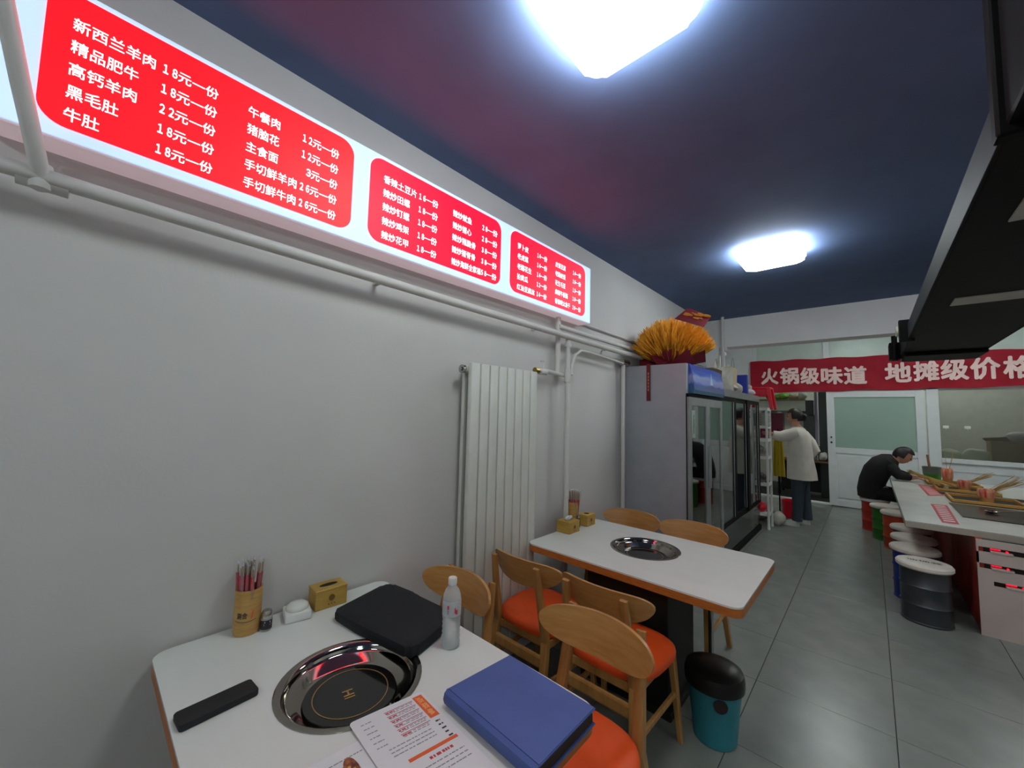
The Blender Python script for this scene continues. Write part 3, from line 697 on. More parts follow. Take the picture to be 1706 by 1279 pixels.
for k in range(6):
    v = .020 + .0185*k
    box(.082, .161, v, v+.0018, M_inkr, 'red_rule')
    smallprint(.084, .108, v+.004, v+.0085, M_inkr, 10+k); smallprint(.112, .158, v+.004, v+.0065, M_ink, 20+k); smallprint(.086, .155, v+.010, v+.0125, M_ink, 30+k)
    smallprint(.020, .046, v+.006, v+.009, M_ink, 40+k)
for k in range(5): smallprint(.170, .182, .122+.015*k, .127+.015*k, M_inkd, 50+k)
for k in range(3): smallprint(.04, .150, .138+.012*k, .141+.012*k, M_ink, 60+k)
box(.060, .186, .190, .200, M_inko, 'orange_bar')
smallprint(.10, .165, .212, .220, M_inkr, 71)
for k in range(3): smallprint(.03, .18, .232+.014*k, .235+.014*k, M_ink, 65+k)
# sheet B: glossy flyer under it, nearer the wall
c1 = (.800, .360); 
t, P, box, pg, th = sheet_thing('menu_flyer', 'white flyer with a dark dish photo at the bottom edge of the picture', c1, (.10, .99, 0), (.99, -.10, 0), .215, .30, TZ+.0015)
smallprint(.06, .15, .03, .033, M_ink, 81); smallprint(.06, .12, .05, .053, M_ink, 82)
b = B(); vs = [(.110+.016*math.cos(a), .072+.042*math.sin(a)) for a in [2*PI*i/24 for i in range(24)]]
add_loft(b, [[P(u, v, th+.0001) for u, v in vs], [P(u, v, th+.0005) for u, v in vs]]); obj('dish_photo', b, mat('dish_print', '5a1e2a', .3, c2='b06a40', scale=60), pg)
b = B()
for k in range(4):
    add_cyl(b, P(.106+.008*(k % 2), .060+.010*k, th+.0005), P(.106+.008*(k % 2), .060+.010*k, th+.0008), .004, n=10)
obj('dish_garnish', b, mat('dish_print_yellow', 'd0a848', .3), pg)

# ------------------------------------------------------------------ things on the second table
chopstick_cup(.085, 2.455+.09, .040, .150, 16, 'bamboo cup of wrapped chopsticks on the second table', False, .255, red=False)
tissue_box(.190, 2.325, .108, .125, .078, math.radians(0), 'wooden tissue box with a white tissue sticking out, on the second table', tissue=True)
tissue_box(.190, 2.565, .080, .112, .080, math.radians(0), 'small wooden box with round hole beside the chopstick cup on the second table', oval=False)
t = thing('sauce_jar', 'tiny dark jar between the wooden boxes on the second table', 'jar', (.19, 2.475, TZ))
b = B(); add_lathe(b, [(.014, TZ), (.017, TZ+.004), (.017, TZ+.06), (.013, TZ+.068)], (.185, 2.455, 0), 18); obj('body', b, mat('brown_glass', '3a2a26', .2), t, True)
b = B(); add_lathe(b, [(.0145, TZ+.066), (.0145, TZ+.086), (.008, TZ+.09)], (.185, 2.455, 0), 18); obj('lid', b, M_steel, t, True)

# ------------------------------------------------------------------ fridges
t = thing('display_fridge', 'grey-sided glass fridge with a blue seascape header, by the left wall', 'fridge', (.3, 4, 0))
b = B(); add_box(b, .03, .60, 3.50, 3.54, .05, 2.03, .003); obj('side_panel', b, M_fridge, t, label='plain grey side')
b = B(); add_box(b, .03, .60, 4.46, 4.50, .05, 2.03, .003); add_box(b, .03, .07, 3.54, 4.46, .05, 2.03); add_box(b, .07, .60, 3.54, 4.46, .05, .16); add_box(b, .07, .60, 3.54, 4.46, 1.76, 2.03); obj('cabinet', b, M_fridge, t)
b = B(); add_box(b, .06, .60, 3.52, 4.48, 0, .05); obj('plinth', b, M_blkmetal, t)
for z in (.5, .85, 1.2, 1.5):
    b = B(); add_box(b, .08, .56, 3.55, 4.45, z, z+.008)
    for k in range(6): add_cyl(b, (.56, 3.55, z-.01), (.56, 4.45, z-.01), .004, n=6) if k == 0 else None
    obj('shelf', b, M_alu, t)
b = B(); add_box(b, .071, .075, 3.545, 4.455, .17, 1.75); obj('liner', b, M_inner, t)
b = B(); add_box(b, .598, .625, 3.485, 4.50, 1.735, 1.765, .003); add_box(b, .60, .606, 3.478, 3.486, .05, 1.76); obj('top_trim', b, M_blkmetal, t)
for k, (y0, y1) in enumerate(((3.49, 4.015), (4.015, 4.49))):
    b = B(); w_ = .05 if k else .06
    for (a, c, z0, z1) in ((y0, y0+w_, .17, 1.735), (y1-w_, y1, .17, 1.735), (y0+w_, y1-w_, .17, .25), (y0+w_, y1-w_, 1.66, 1.735)): add_box(b, .603, .628, a, c, z0, z1, .003)
    d_ = obj('door', b, M_alu, t)
    b = B(); add_box(b, .612, .617, y0+w_, y1-w_, .25, 1.66); obj('pane', b, M_glassd, d_)
    b = B(); add_cyl(b, (.640, y1-.02 if k == 0 else y0+.02, .9), (.640, y1-.02 if k == 0 else y0+.02, 1.3), .006); obj('handle', b, M_alu, d_)
    if k == 0:
        b = B(); add_box(b, .6175, .6185, 3.58, 3.66, 1.38, 1.62); obj('sticker', b, mat('pale_sticker', 'b4c8bc', .5), d_)
        obj('lettering', text_bm('冷藏柜', .03, .18, .02, (.6190, 3.605, 1.41), Yd, Zd), mat('sticker_ink', '4a7a68', .6), d_)
b = B()
pr = [(.600, 1.765), (.640, 1.768), (.652, 1.80), (.640, 1.92), (.610, 2.03), (.600, 2.03)]
add_loft(b, [[(x, 3.545, z) for x, z in pr], [(x, 4.497, z) for x, z in pr]]); hd = obj('picture_header', b, M_sea, t, label='blue seascape with a sail')
b = B(); fx = lambda z: .652-(z-1.80)*.10+.0015
add_loft(b, [[(fx(z), y, z) for y, z in ((4.02, 1.87), (4.11, 1.87), (4.085, 1.985))], [(fx(z)+.0008, y, z) for y, z in ((4.02, 1.87), (4.11, 1.87), (4.085, 1.985))]]); obj('sail', b, mat('pale_sail_print', '8fb0cc', .3), hd)

t = thing('black_glass_fridge', 'long black-framed sliding-door fridge beyond the grey fridge', 'fridge', (.3, 5.5, 0))
b = B(); add_box(b, .02, .56, 4.53, 4.57, .0, 1.88, .003); obj('side_panel', b, M_blkmetal, t)
b = B(); add_box(b, .02, .56, 6.56, 6.60, .0, 1.88, .003); add_box(b, .02, .05, 4.57, 6.56, 0, 1.88); add_box(b, .05, .56, 4.57, 6.56, 0.04, .38); obj('cabinet', b, M_blkmetal, t)
b = B(); add_box(b, .05, .585, 4.53, 6.60, 1.80, 1.885, .004); obj('header', b, M_headgreen, t)
b = B(); add_box(b, .53, .565, 4.53, 6.60, .08, .36, .004); obj('lower_panel', b, mat('dark_gloss_panel', '1e2422', .12), t)
b = B(); add_box(b, .50, .58, 4.53, 6.60, 0, .07, .004); obj('kick_strip', b, M_blkmetal, t)
for z in (.75, 1.1, 1.45):
    b = B(); add_box(b, .06, .5, 4.58, 6.55, z, z+.01); obj('shelf', b, M_alu, t)
b = B(); add_box(b, .052, .056, 4.575, 6.555, .39, 1.79); obj('liner', b, M_inner, t)
for k, (y0, y1, xx) in enumerate(((4.53, 5.28, .565), (5.18, 5.95, .548), (5.85, 6.60, .565))):
    b = B()
    for (a, c, z0, z1) in ((y0, y0+.13, .38, 1.80), (y1-.13, y1, .38, 1.80), (y0+.13, y1-.13, .38, .43), (y0+.13, y1-.13, 1.75, 1.80)): add_box(b, xx, xx+.016, a, c, z0, z1, .003)
    d_ = obj('door', b, M_blkmetal, t)
    b = B(); add_box(b, xx+.005, xx+.009, y0+.13, y1-.13, .43, 1.75); obj('pane', b, M_glassd, d_)
    b = B(); add_box(b, xx+.0165, xx+.022, y1-.15, y1-.135, .43, 1.75); obj('handle_strip', b, M_alu, d_)
# bottles and food boxes inside the fridges
rnd = random.Random(5)
def drink(x, y, z, m, h=.2, r=.03, cat='bottle', label='', group=None):
    b = B(); add_lathe(b, [(r*.95, z), (r, z+.01), (r, z+h*.6), (r*.45, z+h*.82), (r*.4, z+h*.95)], (x, y, 0), 12)
    t = thing('drink_bottle', label, cat, (x, y, z), group); obj('body', b, m, t, True)
    b = B(); add_lathe(b, [(r*.48, z+h*.94), (r*.48, z+h)], (x, y, 0), 10); obj('cap', b, M_white2, t, True)
mm = [mat('drink_green', '2c5a3a', .2), mat('drink_brown', '4a2c18', .2), mat('drink_dark', '1c2220', .2)]
for zi, z in enumerate((.508, .858)):
    for k in range(6):
        drink(.45, 3.64+.145*k, z, mm[(k+zi) % 3], .23, .032, 'bottle', 'dark drink bottle on a shelf inside the grey-sided fridge', 'bottles in the grey-sided fridge')
for k in range(9):
    drink(.42, 4.72+.2*k, .76, mm[k % 3], .23, .034, 'bottle', 'dark drink bottle inside the black sliding-door fridge', 'bottles in the black fridge')

# ------------------------------------------------------------------ wheat bouquet on the fridge
fx0, fy0, fz0 = .375, 3.76, 2.032
t = thing('wheat_bouquet', 'golden wheat bouquet in a maroon wrap on top of the grey fridge', 'bouquet', (fx0, fy0, fz0))
# fan wrap
def wrap(b):
    n = 26; rings = []
    for z, rx, ry in ((0, .08, .06), (.03, .15, .10), (.135, .25, .17)):
        rings.append([(fx0+rx*math.cos(2*PI*i/n)*(1+.10*math.sin(5*i)), fy0+ry*math.sin(2*PI*i/n), fz0+z+(.018*math.sin(4*2*PI*i/n) if z > .02 else 0)) for i in range(n)])
    add_loft(b, rings, False); add_lathe(b, [(.09, fz0+.001), (.02, fz0+.001)], (fx0, fy0, 0), 20, 1, .8)
b = B(); wrap(b); obj('maroon_wrap', b, M_maroon, t)
b = B()
for k, (a, w_) in enumerate(((PI*1.02, .10), (PI*1.35, .11), (PI*1.75, .09), (-.08, .11), (PI*.5, .1))):
    d = Vector((math.cos(a), math.sin(a)*.65, 0)); s = Vector((-d.y, d.x, 0)).normalized()
    base = Vector((fx0, fy0, fz0+.02)) + d*.12; tip = base + d*.20 + Vector((0, 0, .12)); tip2 = base + d*.16 + Vector((0, 0, -.015 if k < 3 else .02))
    P4 = [base-s*w_, tip-s*w_*.3, tip2+s*w_*.9, base+s*w_]
    add_loft(b, [P4, [p+Vector((0, 0, .003)) for p in P4]])
obj('wrap_fold', b, M_maroon, t)
rnd = random.Random(11)
stems = B(); ears = B()
for k in range(1500):
    a = rnd.random()*2*PI; el = math.acos(1-rnd.random()*.62)        # polar angle from vertical
    d = Vector((math.sin(el)*math.cos(a)*.86, math.sin(el)*math.sin(a)*.50, math.cos(el)*1.02)).normalized()
    L = (.505-.13*(el/1.3)**2)*(1-(.10 if k < 500 else .42)*rnd.random())
    o = Vector((fx0, fy0, fz0-.01)) + Vector((d.x, d.y, 0))*.05
    k0, k1 = o + d*L*.22, o + d*(L-.13); tip = o + d*L
    if tip.z < fz0+.13: continue
    if tip.x < .03: continue
    add_cyl(stems, k0, k1, .0016, n=3)
    w_ = .0080; q = d.to_track_quat('Z', 'Y'); rings = []
    for s, rr in ((0, .2), (.25, 1), (.6, .85), (1, .08)):
        c = k1 + (tip-k1)*s; rings.append([c + q @ Vector((w_*rr*math.cos(2*PI*i/5), w_*rr*math.sin(2*PI*i/5), 0)) for i in range(5)])
    add_loft(ears, rings)
obj('wheat_stem', stems, M_wheatstem, t, kind='stuff'); obj('wheat_ear', ears, M_wheat, t, kind='stuff')
b = B(); add_tube(b, [(.27, 3.70, 2.06), (.265, 3.52, 2.045), (.265, 3.490, 2.03)], .006, 6)
add_box(b, .248, .284, 3.487, 3.4905, 1.70, 2.04, 0, 1); rb = obj('ribbon', b, M_maroon, t)
b = B(); 
for k in range(6): add_box(b, .260, .272, 3.485, 3.4868, 1.79+.03*k, 1.812+.03*k)
obj('gold_print', b, mat('ribbon_print', 'b87858', .5), rb)
t = thing('red_envelope_card', 'maroon and gold festive card stuck in the wheat bouquet', 'card', (.58, 3.9, 2.45))
mt = Matrix(((.80, .10, -.3, .40), (.33, .10, .94, 3.86), (-.10, .90, -.1, 2.455), (0, 0, 0, 1)))
# corners from the wall-side lower corner: slanted parallelogram
c = [Vector((0.474, 3.580, 2.453)), Vector((0.714, 3.600, 2.347)), Vector((0.761, 3.660, 2.448)), Vector((0.571, 3.640, 2.550))]
nn = (c[1]-c[0]).cross(c[3]-c[0]).normalized()*.003
b = B(); add_loft(b, [c, [p+nn for p in c]]); cd = obj('card', b, M_maroon, t)
b = B()
for k in range(16):
    u, v = rnd.uniform(.15, .84), rnd.uniform(.42, .85); p = c[0]+(c[1]-c[0])*u+(c[3]-c[0])*v; w_ = rnd.uniform(.008, .02)
    for sgn in (1,):
        ring = [p+nn*1.1+(c[1]-c[0]).normalized()*w_*math.cos(j*PI/4)*1.6+(c[3]-c[0]).normalized()*w_*.6*math.sin(j*PI/4) for j in range(8)]
        add_loft(b, [ring, [x+nn*.3 for x in ring]])
    ring = [p-nn*.1+(c[1]-c[0]).normalized()*w_*math.cos(j*PI/4)*1.6+(c[3]-c[0]).normalized()*w_*.6*math.sin(j*PI/4) for j in range(8)]
    add_loft(b, [ring, [x-nn*.3 for x in ring]])
obj('gold_pattern', b, M_goldp, cd)
b = B(); add_cyl(b, (.42, 3.68, 2.25), c[0].lerp(c[2], .45), .003, n=6); obj('stick', b, M_wheatstem, t)

# ------------------------------------------------------------------ bags and boxes on top of the fridges
def paper_bag(x0, x1, y0, y1, z0, h, m, label, cord=M_cord, hh=.12, name='paper_bag', open_=True):
    t = thing(name, label, 'bag', ((x0+x1)/2, (y0+y1)/2, z0))
    cx, cy = (x0+x1)/2, (y0+y1)/2
    b = B(); rings = []
    for s, z in ((.96, 0), (1, .02), (.97, h*.5), (1.02, h)):
        rings.append([(cx+(x-cx)*s, cy+(y-cy)*s, z0+z) for x, y in ((x0, y0), (x1, y0), (x1+.01, cy), (x1, y1), (x0, y1), (x0-.005, cy))])
    rings.append([(cx+(x-cx)*.9, cy+(y-cy)*.9, z0+h-.002) for x, y in ((x0, y0), (x1, y0), (x1, cy), (x1, y1), (x0, y1), (x0, cy))])
    rings.append([(cx+(x-cx)*.9, cy+(y-cy)*.9, z0+h*.4) for x, y in ((x0, y0), (x1, y0), (x1, cy), (x1, y1), (x0, y1), (x0, cy))])
    add_loft(b, rings); obj('bag_body', b, m, t)
    for xx in (x0+.01, x1-.01):
        pts = [(xx, cy-.06*math.cos(PI*k/10), z0+h-.02+hh*math.sin(PI*k/10)) for k in range(11)]
        b = B(); add_tube(b, pts, .004, 6); obj('handle', b, cord, t, True)
    return t
b = B()
paper_bag(.22, .50, 4.62, 5.0, 1.888, .22, mat('brown_dark_bag', '5a4a3a', .6), 'dark brown carrier bag with pale cord handles beside the seascape header', hh=.11)
paper_bag(.20, .52, 5.08, 5.45, 1.888, .27, M_bag2, 'crumpled pale plastic bag on the black fridge', hh=.07)
paper_bag(.24, .46, 5.55, 5.9, 1.888, .33, M_bag, 'brown paper bag with two thin loop handles standing up on the black fridge', cord=mat('grey_cord', '9aa4a8', .6), hh=.16)
def crumple(name, c, r, m, label, cat='bag', seed=1, sq=(1, 1, .6)):
    rnd = random.Random(seed); b = B(); bmesh.ops.create_icosphere(b, subdivisions=3, radius=1)
    ph = [(Vector((rnd.uniform(-4, 4), rnd.uniform(-4, 4), rnd.uniform(-4, 4))), rnd.uniform(0, 6)) for _ in range(6)]
    for v in b.verts:
        k = 1 + sum(math.sin(v.co.dot(p)+q) for p, q in ph)*.05
        v.co = Vector((v.co.x*sq[0]*k*r, v.co.y*sq[1]*k*r, max(-sq[2]*r*.8, v.co.z*sq[2]*k*r))) + Vector(c)
    zmin = min(v.co.z for v in b.verts)
    o = obj(name, b, m, smooth=True); tag(o, label, cat); return o
crumple('stuffed_bag', (.42, 5.995, 1.955), .098, M_bag2, 'knotted white bag of packets between the paper bag and red stools', seed=2, sq=(1, 1, .8))
crumple('plastic_packet', (.47, 5.55, 1.94), .08, mat('white_red_packet', 'c4b8b4', .4, c2='7a6a6a', scale=20), 'small crumpled white packet at the black fridge front edge', 'packet', 4)
crumple('folded_towel', (.46, 6.32, 1.93), .12, mat('pinkish_cloth', 'c8bcc0', .9, bump=.4), 'folded pinkish white cloth on the far end of the black fridge', 'cloth', 5, (1, 1.2, .45))
b = B(); add_box(b, .36, .54, 6.10, 6.16, 1.888, 2.16, .01); tag(obj('blue_carton', b, M_bluepl), 'narrow blue box standing at the far end of the black fridge', 'box')
b = B(); add_box(b, .20, .52, 6.20, 6.5, 1.975, 2.04, .02, 3); tag(obj('white_pack', b, M_bag2, smooth=True), 'long white pack lying on the folded cloth', 'pack')
# red plastic stool, upside over the rack
def plastic_stool(cx, cy, z, s, label):
    t = thing('red_plastic_stool', label, 'stool', (cx, cy, z), 'stacked red plastic stools')
    b = B(); add_box(b, cx-.14*s, cx+.14*s, cy-.14*s, cy+.14*s, z+.30*s, z+.33*s, .012, 3); obj('seat', b, M_redpl, t, True)
    for sx in (-1, 1):
        for sy in (-1, 1):
            b = B(); bar(b, (cx+sx*.16*s, cy+sy*.16*s, z), (cx+sx*.115*s, cy+sy*.115*s, z+.31*s), .035, .035, .055, .055); obj('leg', b, M_redpl, t, True)
    for sy in (-1, 1):
        b = B(); add_box(b, cx-.13*s, cx+.13*s, cy+sy*.125*s-.006, cy+sy*.125*s+.006, z+.2*s, z+.3*s); obj('apron', b, M_redpl, t)
plastic_stool(.56, 6.85, 1.70, 1.0, 'red plastic stool on top of the white rack')

# ------------------------------------------------------------------ slim white rack with bowls
t = thing('slim_rack', 'slim white plastic shelf rack at the end of the black fridge', 'rack', (.50, 6.75, 0))
for x in (.36, .66):
    for y in (6.65, 6.90):
        b = B(); add_box(b, x-.014, x+.014, y-.014, y+.014, .03, 1.70, .004); add_cyl(b, (x, y, 0), (x, y, .04), .018); obj('post', b, M_white2, t)
for z in (.18, .60, .98, 1.23, 1.42, 1.68):
    b = B(); add_box(b, .35, .67, 6.64, 6.91, z, z+.018, .004); add_box(b, .35, .67, 6.64, 6.65, z+.018, z+.045); add_box(b, .66, .67, 6.64, 6.91, z+.018, z+.045); obj('shelf', b, M_white2, t)
for k in range(8):
    z = 1.439+.026*k
    b = B(); add_loft(b, [[(.635+rr*math.cos(2*PI*i/20), 6.705+rr*math.sin(2*PI*i/20), z+h) for i in range(20)] for rr, h in ((.03, 0), (.05, .008), (.068, .022), (.070, .026), (.064, .024), (.045, .012))])
    tag(obj('bowl', b, M_bowl, smooth=True), ['celadon bowl at the bottom of the stack on the rack', 'celadon bowl in the middle of the stack on the upper rack shelf', 'celadon bowl on top of the stack, right under the red stool'][(k > 0)+(k == 7)], 'bowl', 'bowls stacked on the rack' if 0 < k < 7 else None)
for k, (z, m, l) in enumerate(((.199, M_redpl, 'red bundle on the lowest rack shelf'), (.619, mat('dark_goods', '3a3436', .6, c2='7a7270', scale=18), 'dark packet on the second rack shelf'), (.999, mat('grey_goods', '55504c', .6, c2='8a8478', scale=18), 'grey packet on the middle rack shelf'))):
    crumple('packet', (.52, 6.77, z+.085), .10, m, l, 'packet', 20+k, (1, .9, .95))
# odds and ends on the floor behind the rack
b = B(); add_box(b, .66, .74, 7.02, 7.10, .70, 1.20, .01); 
b.free()
t = thing('hanging_apron', 'yellow green cloth hanging behind the rack beside the white shirt', 'cloth', (.62, 7.82, .65))
b = B(); n = 12; R1 = [(.56+.012*k, 7.82+.012*math.sin(k*1.7), 1.22) for k in range(n)]; R0 = [(.54+.016*k, 7.82+.02*math.sin(k*1.7), .62) for k in range(n)]
V0 = [b.verts.new(p) for p in R0]; V1 = [b.verts.new(p) for p in R1]
for k in range(n-1): b.faces.new((V0[k], V0[k+1], V1[k+1], V1[k]))
bmesh.ops.solidify(b, geom=list(b.faces), thickness=.006); obj('cloth', b, M_yellow, t, True)
b = B(); add_tube(b, [(.56, 7.82, 1.21), (.57, 7.84, 1.3), (.62, 7.84, 1.35), (.69, 7.82, 1.21)], .004, 6); obj('strap', b, M_yellow, t)
t = thing('coat_stand', 'thin dark stand holding the yellow cloth', 'stand', (.62, 7.86, 0))
b = B(); add_cyl(b, (.62, 7.86, .02), (.62, 7.86, 1.40), .010); obj('pole', b, M_blkmetal, t)
b = B(); add_lathe(b, [(.13, 0), (.13, .015), (.02, .025)], (.62, 7.86, 0)); obj('base', b, M_blkmetal, t)
b = B(); add_tube(b, [(.56, 7.86, 1.34), (.62, 7.86, 1.31), (.68, 7.86, 1.34)], .006, 6); obj('hook', b, M_blkmetal, t)
b = B(); add_lathe(b, [(.09, 0), (.11, .02), (.125, .26), (.13, .27), (.12, .268), (.1, .03)], (.78, 7.75, 0), 24); t_ = obj('red_bucket', b, M_redpl, smooth=True); tag(t_, 'red bucket on the floor behind the rack', 'bucket')
crumple('rubbish_bag', (.44, 7.25, .115), .16, mat('brownish_bag', '6a5a4a', .5, c2='8a7a6a', scale=10), 'brownish filled bag on the floor behind the rack', 'bag', 31, (.9, .9, .9))
crumple('white_sack', (.72, 7.06, .085), .11, M_bag2, 'small white bag on the floor beside the rack', 'bag', 32, (.7, .9, .95))

# ------------------------------------------------------------------ banner
t = thing('red_banner', 'long red cloth banner with white Chinese slogan hung across the far partition', 'banner', (1.75, 9.3, 2.1))
b = B(); n = 80; V = []
for k in range(n+1):
    x = -.05+3.95*k/n; s = k/n
    zt = 2.745-.055*s+.008*math.sin(k*.5); zb = 2.09+.055*s+.010*math.sin(k*.37+1)
    V.append([b.verts.new((x, 9.335+.010*math.sin(k*.6+j*1.3), zb+(zt-zb)*j/6)) for j in range(7)])
for k in range(n):
    for j in range(6): b.faces.new((V[k][j], V[k+1][j], V[k+1][j+1], V[k][j+1]))
bmesh.ops.solidify(b, geom=list(b.faces), thickness=.002); cl = obj('cloth', b, M_banner, t, True)
# characters: (char, x0, x1, z0, z1)
chars = [('火', .14, .44, 2.255), ('锅', .46, .775, 2.252), ('级', .79, 1.09, 2.24), ('味', 1.105, 1.425, 2.228), ('道', 1.435, 1.75, 2.222), ('地', 1.975, 2.305, 2.235), ('摊', 2.322, 2.618, 2.245), ('级', 2.63, 2.935, 2.25), ('价', 2.945, 3.25, 2.25), ('格', 3.27, 3.58, 2.25)]
for c_, x0, x1, z0 in chars:
    obj('lettering', text_bm(c_, x1-x0, .33 if x0 < 1.9 else .345, .036, (x0, 9.318, z0), (1, 0, 0), (0, 0, 1), .0006), M_bannert, cl)

# ------------------------------------------------------------------ black exhaust duct
t = thing('exhaust_duct', 'long black exhaust duct hanging from the ceiling above the counter', 'duct', (2.3, 3, 2.2))
zb = 2.235
b = B(); add_box(b, 2.02, 2.56, 1.30, 5.85, zb, zb+.012, .003); obj('underside', b, M_duct, t)
b = B(); add_box(b, 2.012, 2.024, 1.30, 4.0, zb+.005, zb+.125, .002); add_box(b, 2.012, 2.024, 4.0, 5.85, zb+.005, zb+.125, .002); obj('side_sheet', b, M_ductside, t)
b = B(); add_box(b, 2.55, 2.562, 1.30, 5.85, zb, zb+.125); add_box(b, 2.02, 2.56, 1.30, 5.85, zb+.113, zb+.125); add_box(b, 2.02, 2.56, 5.84, 5.852, zb, zb+.125); obj('casing', b, M_duct, t)
for y0, y1 in ((1.62, 2.02), (3.12, 3.30)):
    b = B(); add_box(b, 2.12, 2.50, y0, y1, zb-.006, zb+.001, .002); obj('grille', b, mat('lit_opening_beige', 'b4aea4', .5), t)  # beige paints in the light caught by the underside openings
b = B(); add_box(b, 2.0, 2.6, .2, 1.36, zb-.03, 2.62, .01); obj('near_section', b, M_duct, t)
for ya_ in (1.30, .94):
    b = B(); add_box(b, 1.985, 2.62, ya_, ya_+.045, zb-.05, 2.64, .006); obj('flange', b, M_duct, t)
b = B(); add_box(b, 2.10, 2.52, .5, .9, 2.60, H); obj('riser', b, M_duct, t)
b = B()
for y in (2.6, 4.2, 5.5):
    add_cyl(b, (2.36, y, zb+.12), (2.36, y, H), .006, n=8); add_cyl(b, (2.50, y, zb+.12), (2.50, y, H), .006, n=8); add_box(b, 2.10, 2.55, y-.02, y+.02, zb+.125, zb+.145)
obj('hanger', b, M_blkmetal, t)
b = B(); add_box(b, 1.96, 2.05, 4.45, 4.52, zb-.02, zb+.16, .006); obj('clamp', b, M_blkmetal, t)
b = B(); add_box(b, 1.93, 2.02, 5.55, 5.75, zb-.03, zb+.14, .01); obj('motor_box', b, M_blkmetal, t)
b = B(); add_cyl(b, (1.97, 5.52, zb-.05), (1.97, 5.52, zb+.2), .022); obj('damper_rod', b, M_blkmetal, t, True)
b = B(); add_cyl(b, (1.95, 4.66, zb+.10), (1.965, 4.66, zb+.10), .045, n=20); obj('damper_disc', b, mat('pale_disc', 'b4bca8', .5), t, label='pale round disc')
b = B(); add_box(b, 2.03, 2.56, 5.35, 5.86, zb-.035, zb+.0, .012, 2); obj('end_box', b, M_duct, t)

# ------------------------------------------------------------------ bar counter
t = thing('bar_counter', 'long white-topped bar counter on the right side', 'counter', (2.6, 6.4, 0))
b = B(); add_box(b, 1.95, 3.35, 4.69, 8.25, .742, .75, .002, 1); obj('counter_top', b, M_counter, t)
b = B(); add_box(b, 1.95, 3.35, 4.69, 8.25, .695, .742, .003, 1); obj('counter_edge', b, M_cedge, t)
b = B(); add_box(b, 2.325, 2.36, 4.64, 8.15, .02, .695); obj('red_side_panel', b, M_redwood, t, label='red wooden panel')
b = B()
# front face with three recessed slots built from boards
ys, ye = 4.62, 4.64
slots = [(2.335, 3.0, .608, .645), (2.335, 3.0, .487, .525), (2.40, 3.0, .370, .405)]
zs = [0] + [v for s_ in reversed(slots) for v in (s_[2], s_[3])] + [.695]
for i in range(0, len(zs), 2): add_box(b, 2.325, 3.35, ys, ye, zs[i], zs[i+1])
add_box(b, 2.325, 2.40, ys, ye, .370, .405); add_box(b, 2.325, 2.335, ys, ye, .487, .645)
for s_ in slots: add_box(b, 3.0, 3.35, ys, ye, s_[2], s_[3])
obj('front_face', b, M_cab, t)
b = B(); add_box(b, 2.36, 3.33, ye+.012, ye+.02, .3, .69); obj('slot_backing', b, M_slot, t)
for k, (x0, x1, z0, z1) in enumerate(slots):
    for dx in (.055, .235, .415):
        xa = x0+dx; b = B(); add_box(b, xa+.002, xa+.11, ys-.004, ye+.01, z0, z0+.014, .002); obj('switch_ledge', b, M_cab, t)
    for dx in (.055, .235):
        xa = x0+dx
        if k == 0 and dx > .1: continue
        b = B(); add_box(b, xa+.005, xa+.055, ye+.002, ye+.012, z0+.021, z0+.027); add_cyl(b, (xa+.085, ye+.0, z0+.018), (xa+.085, ye+.012, z0+.018), .006, n=12); obj('red_light', b, M_led, t)
b = B(); add_box(b, 2.36, 3.33, 4.66, 8.15, 0, .05); obj('plinth', b, M_blkmetal, t)
for y0, y1 in ((5.22, 6.02), (6.72, 6.92)):
    b = B(); add_box(b, 2.33, 3.2, y0, y1, .7505, .756, .002, 1); obj('black_trough', b, mat('black_steel_trough', '1e1a1e', .25, metal=.5), t)
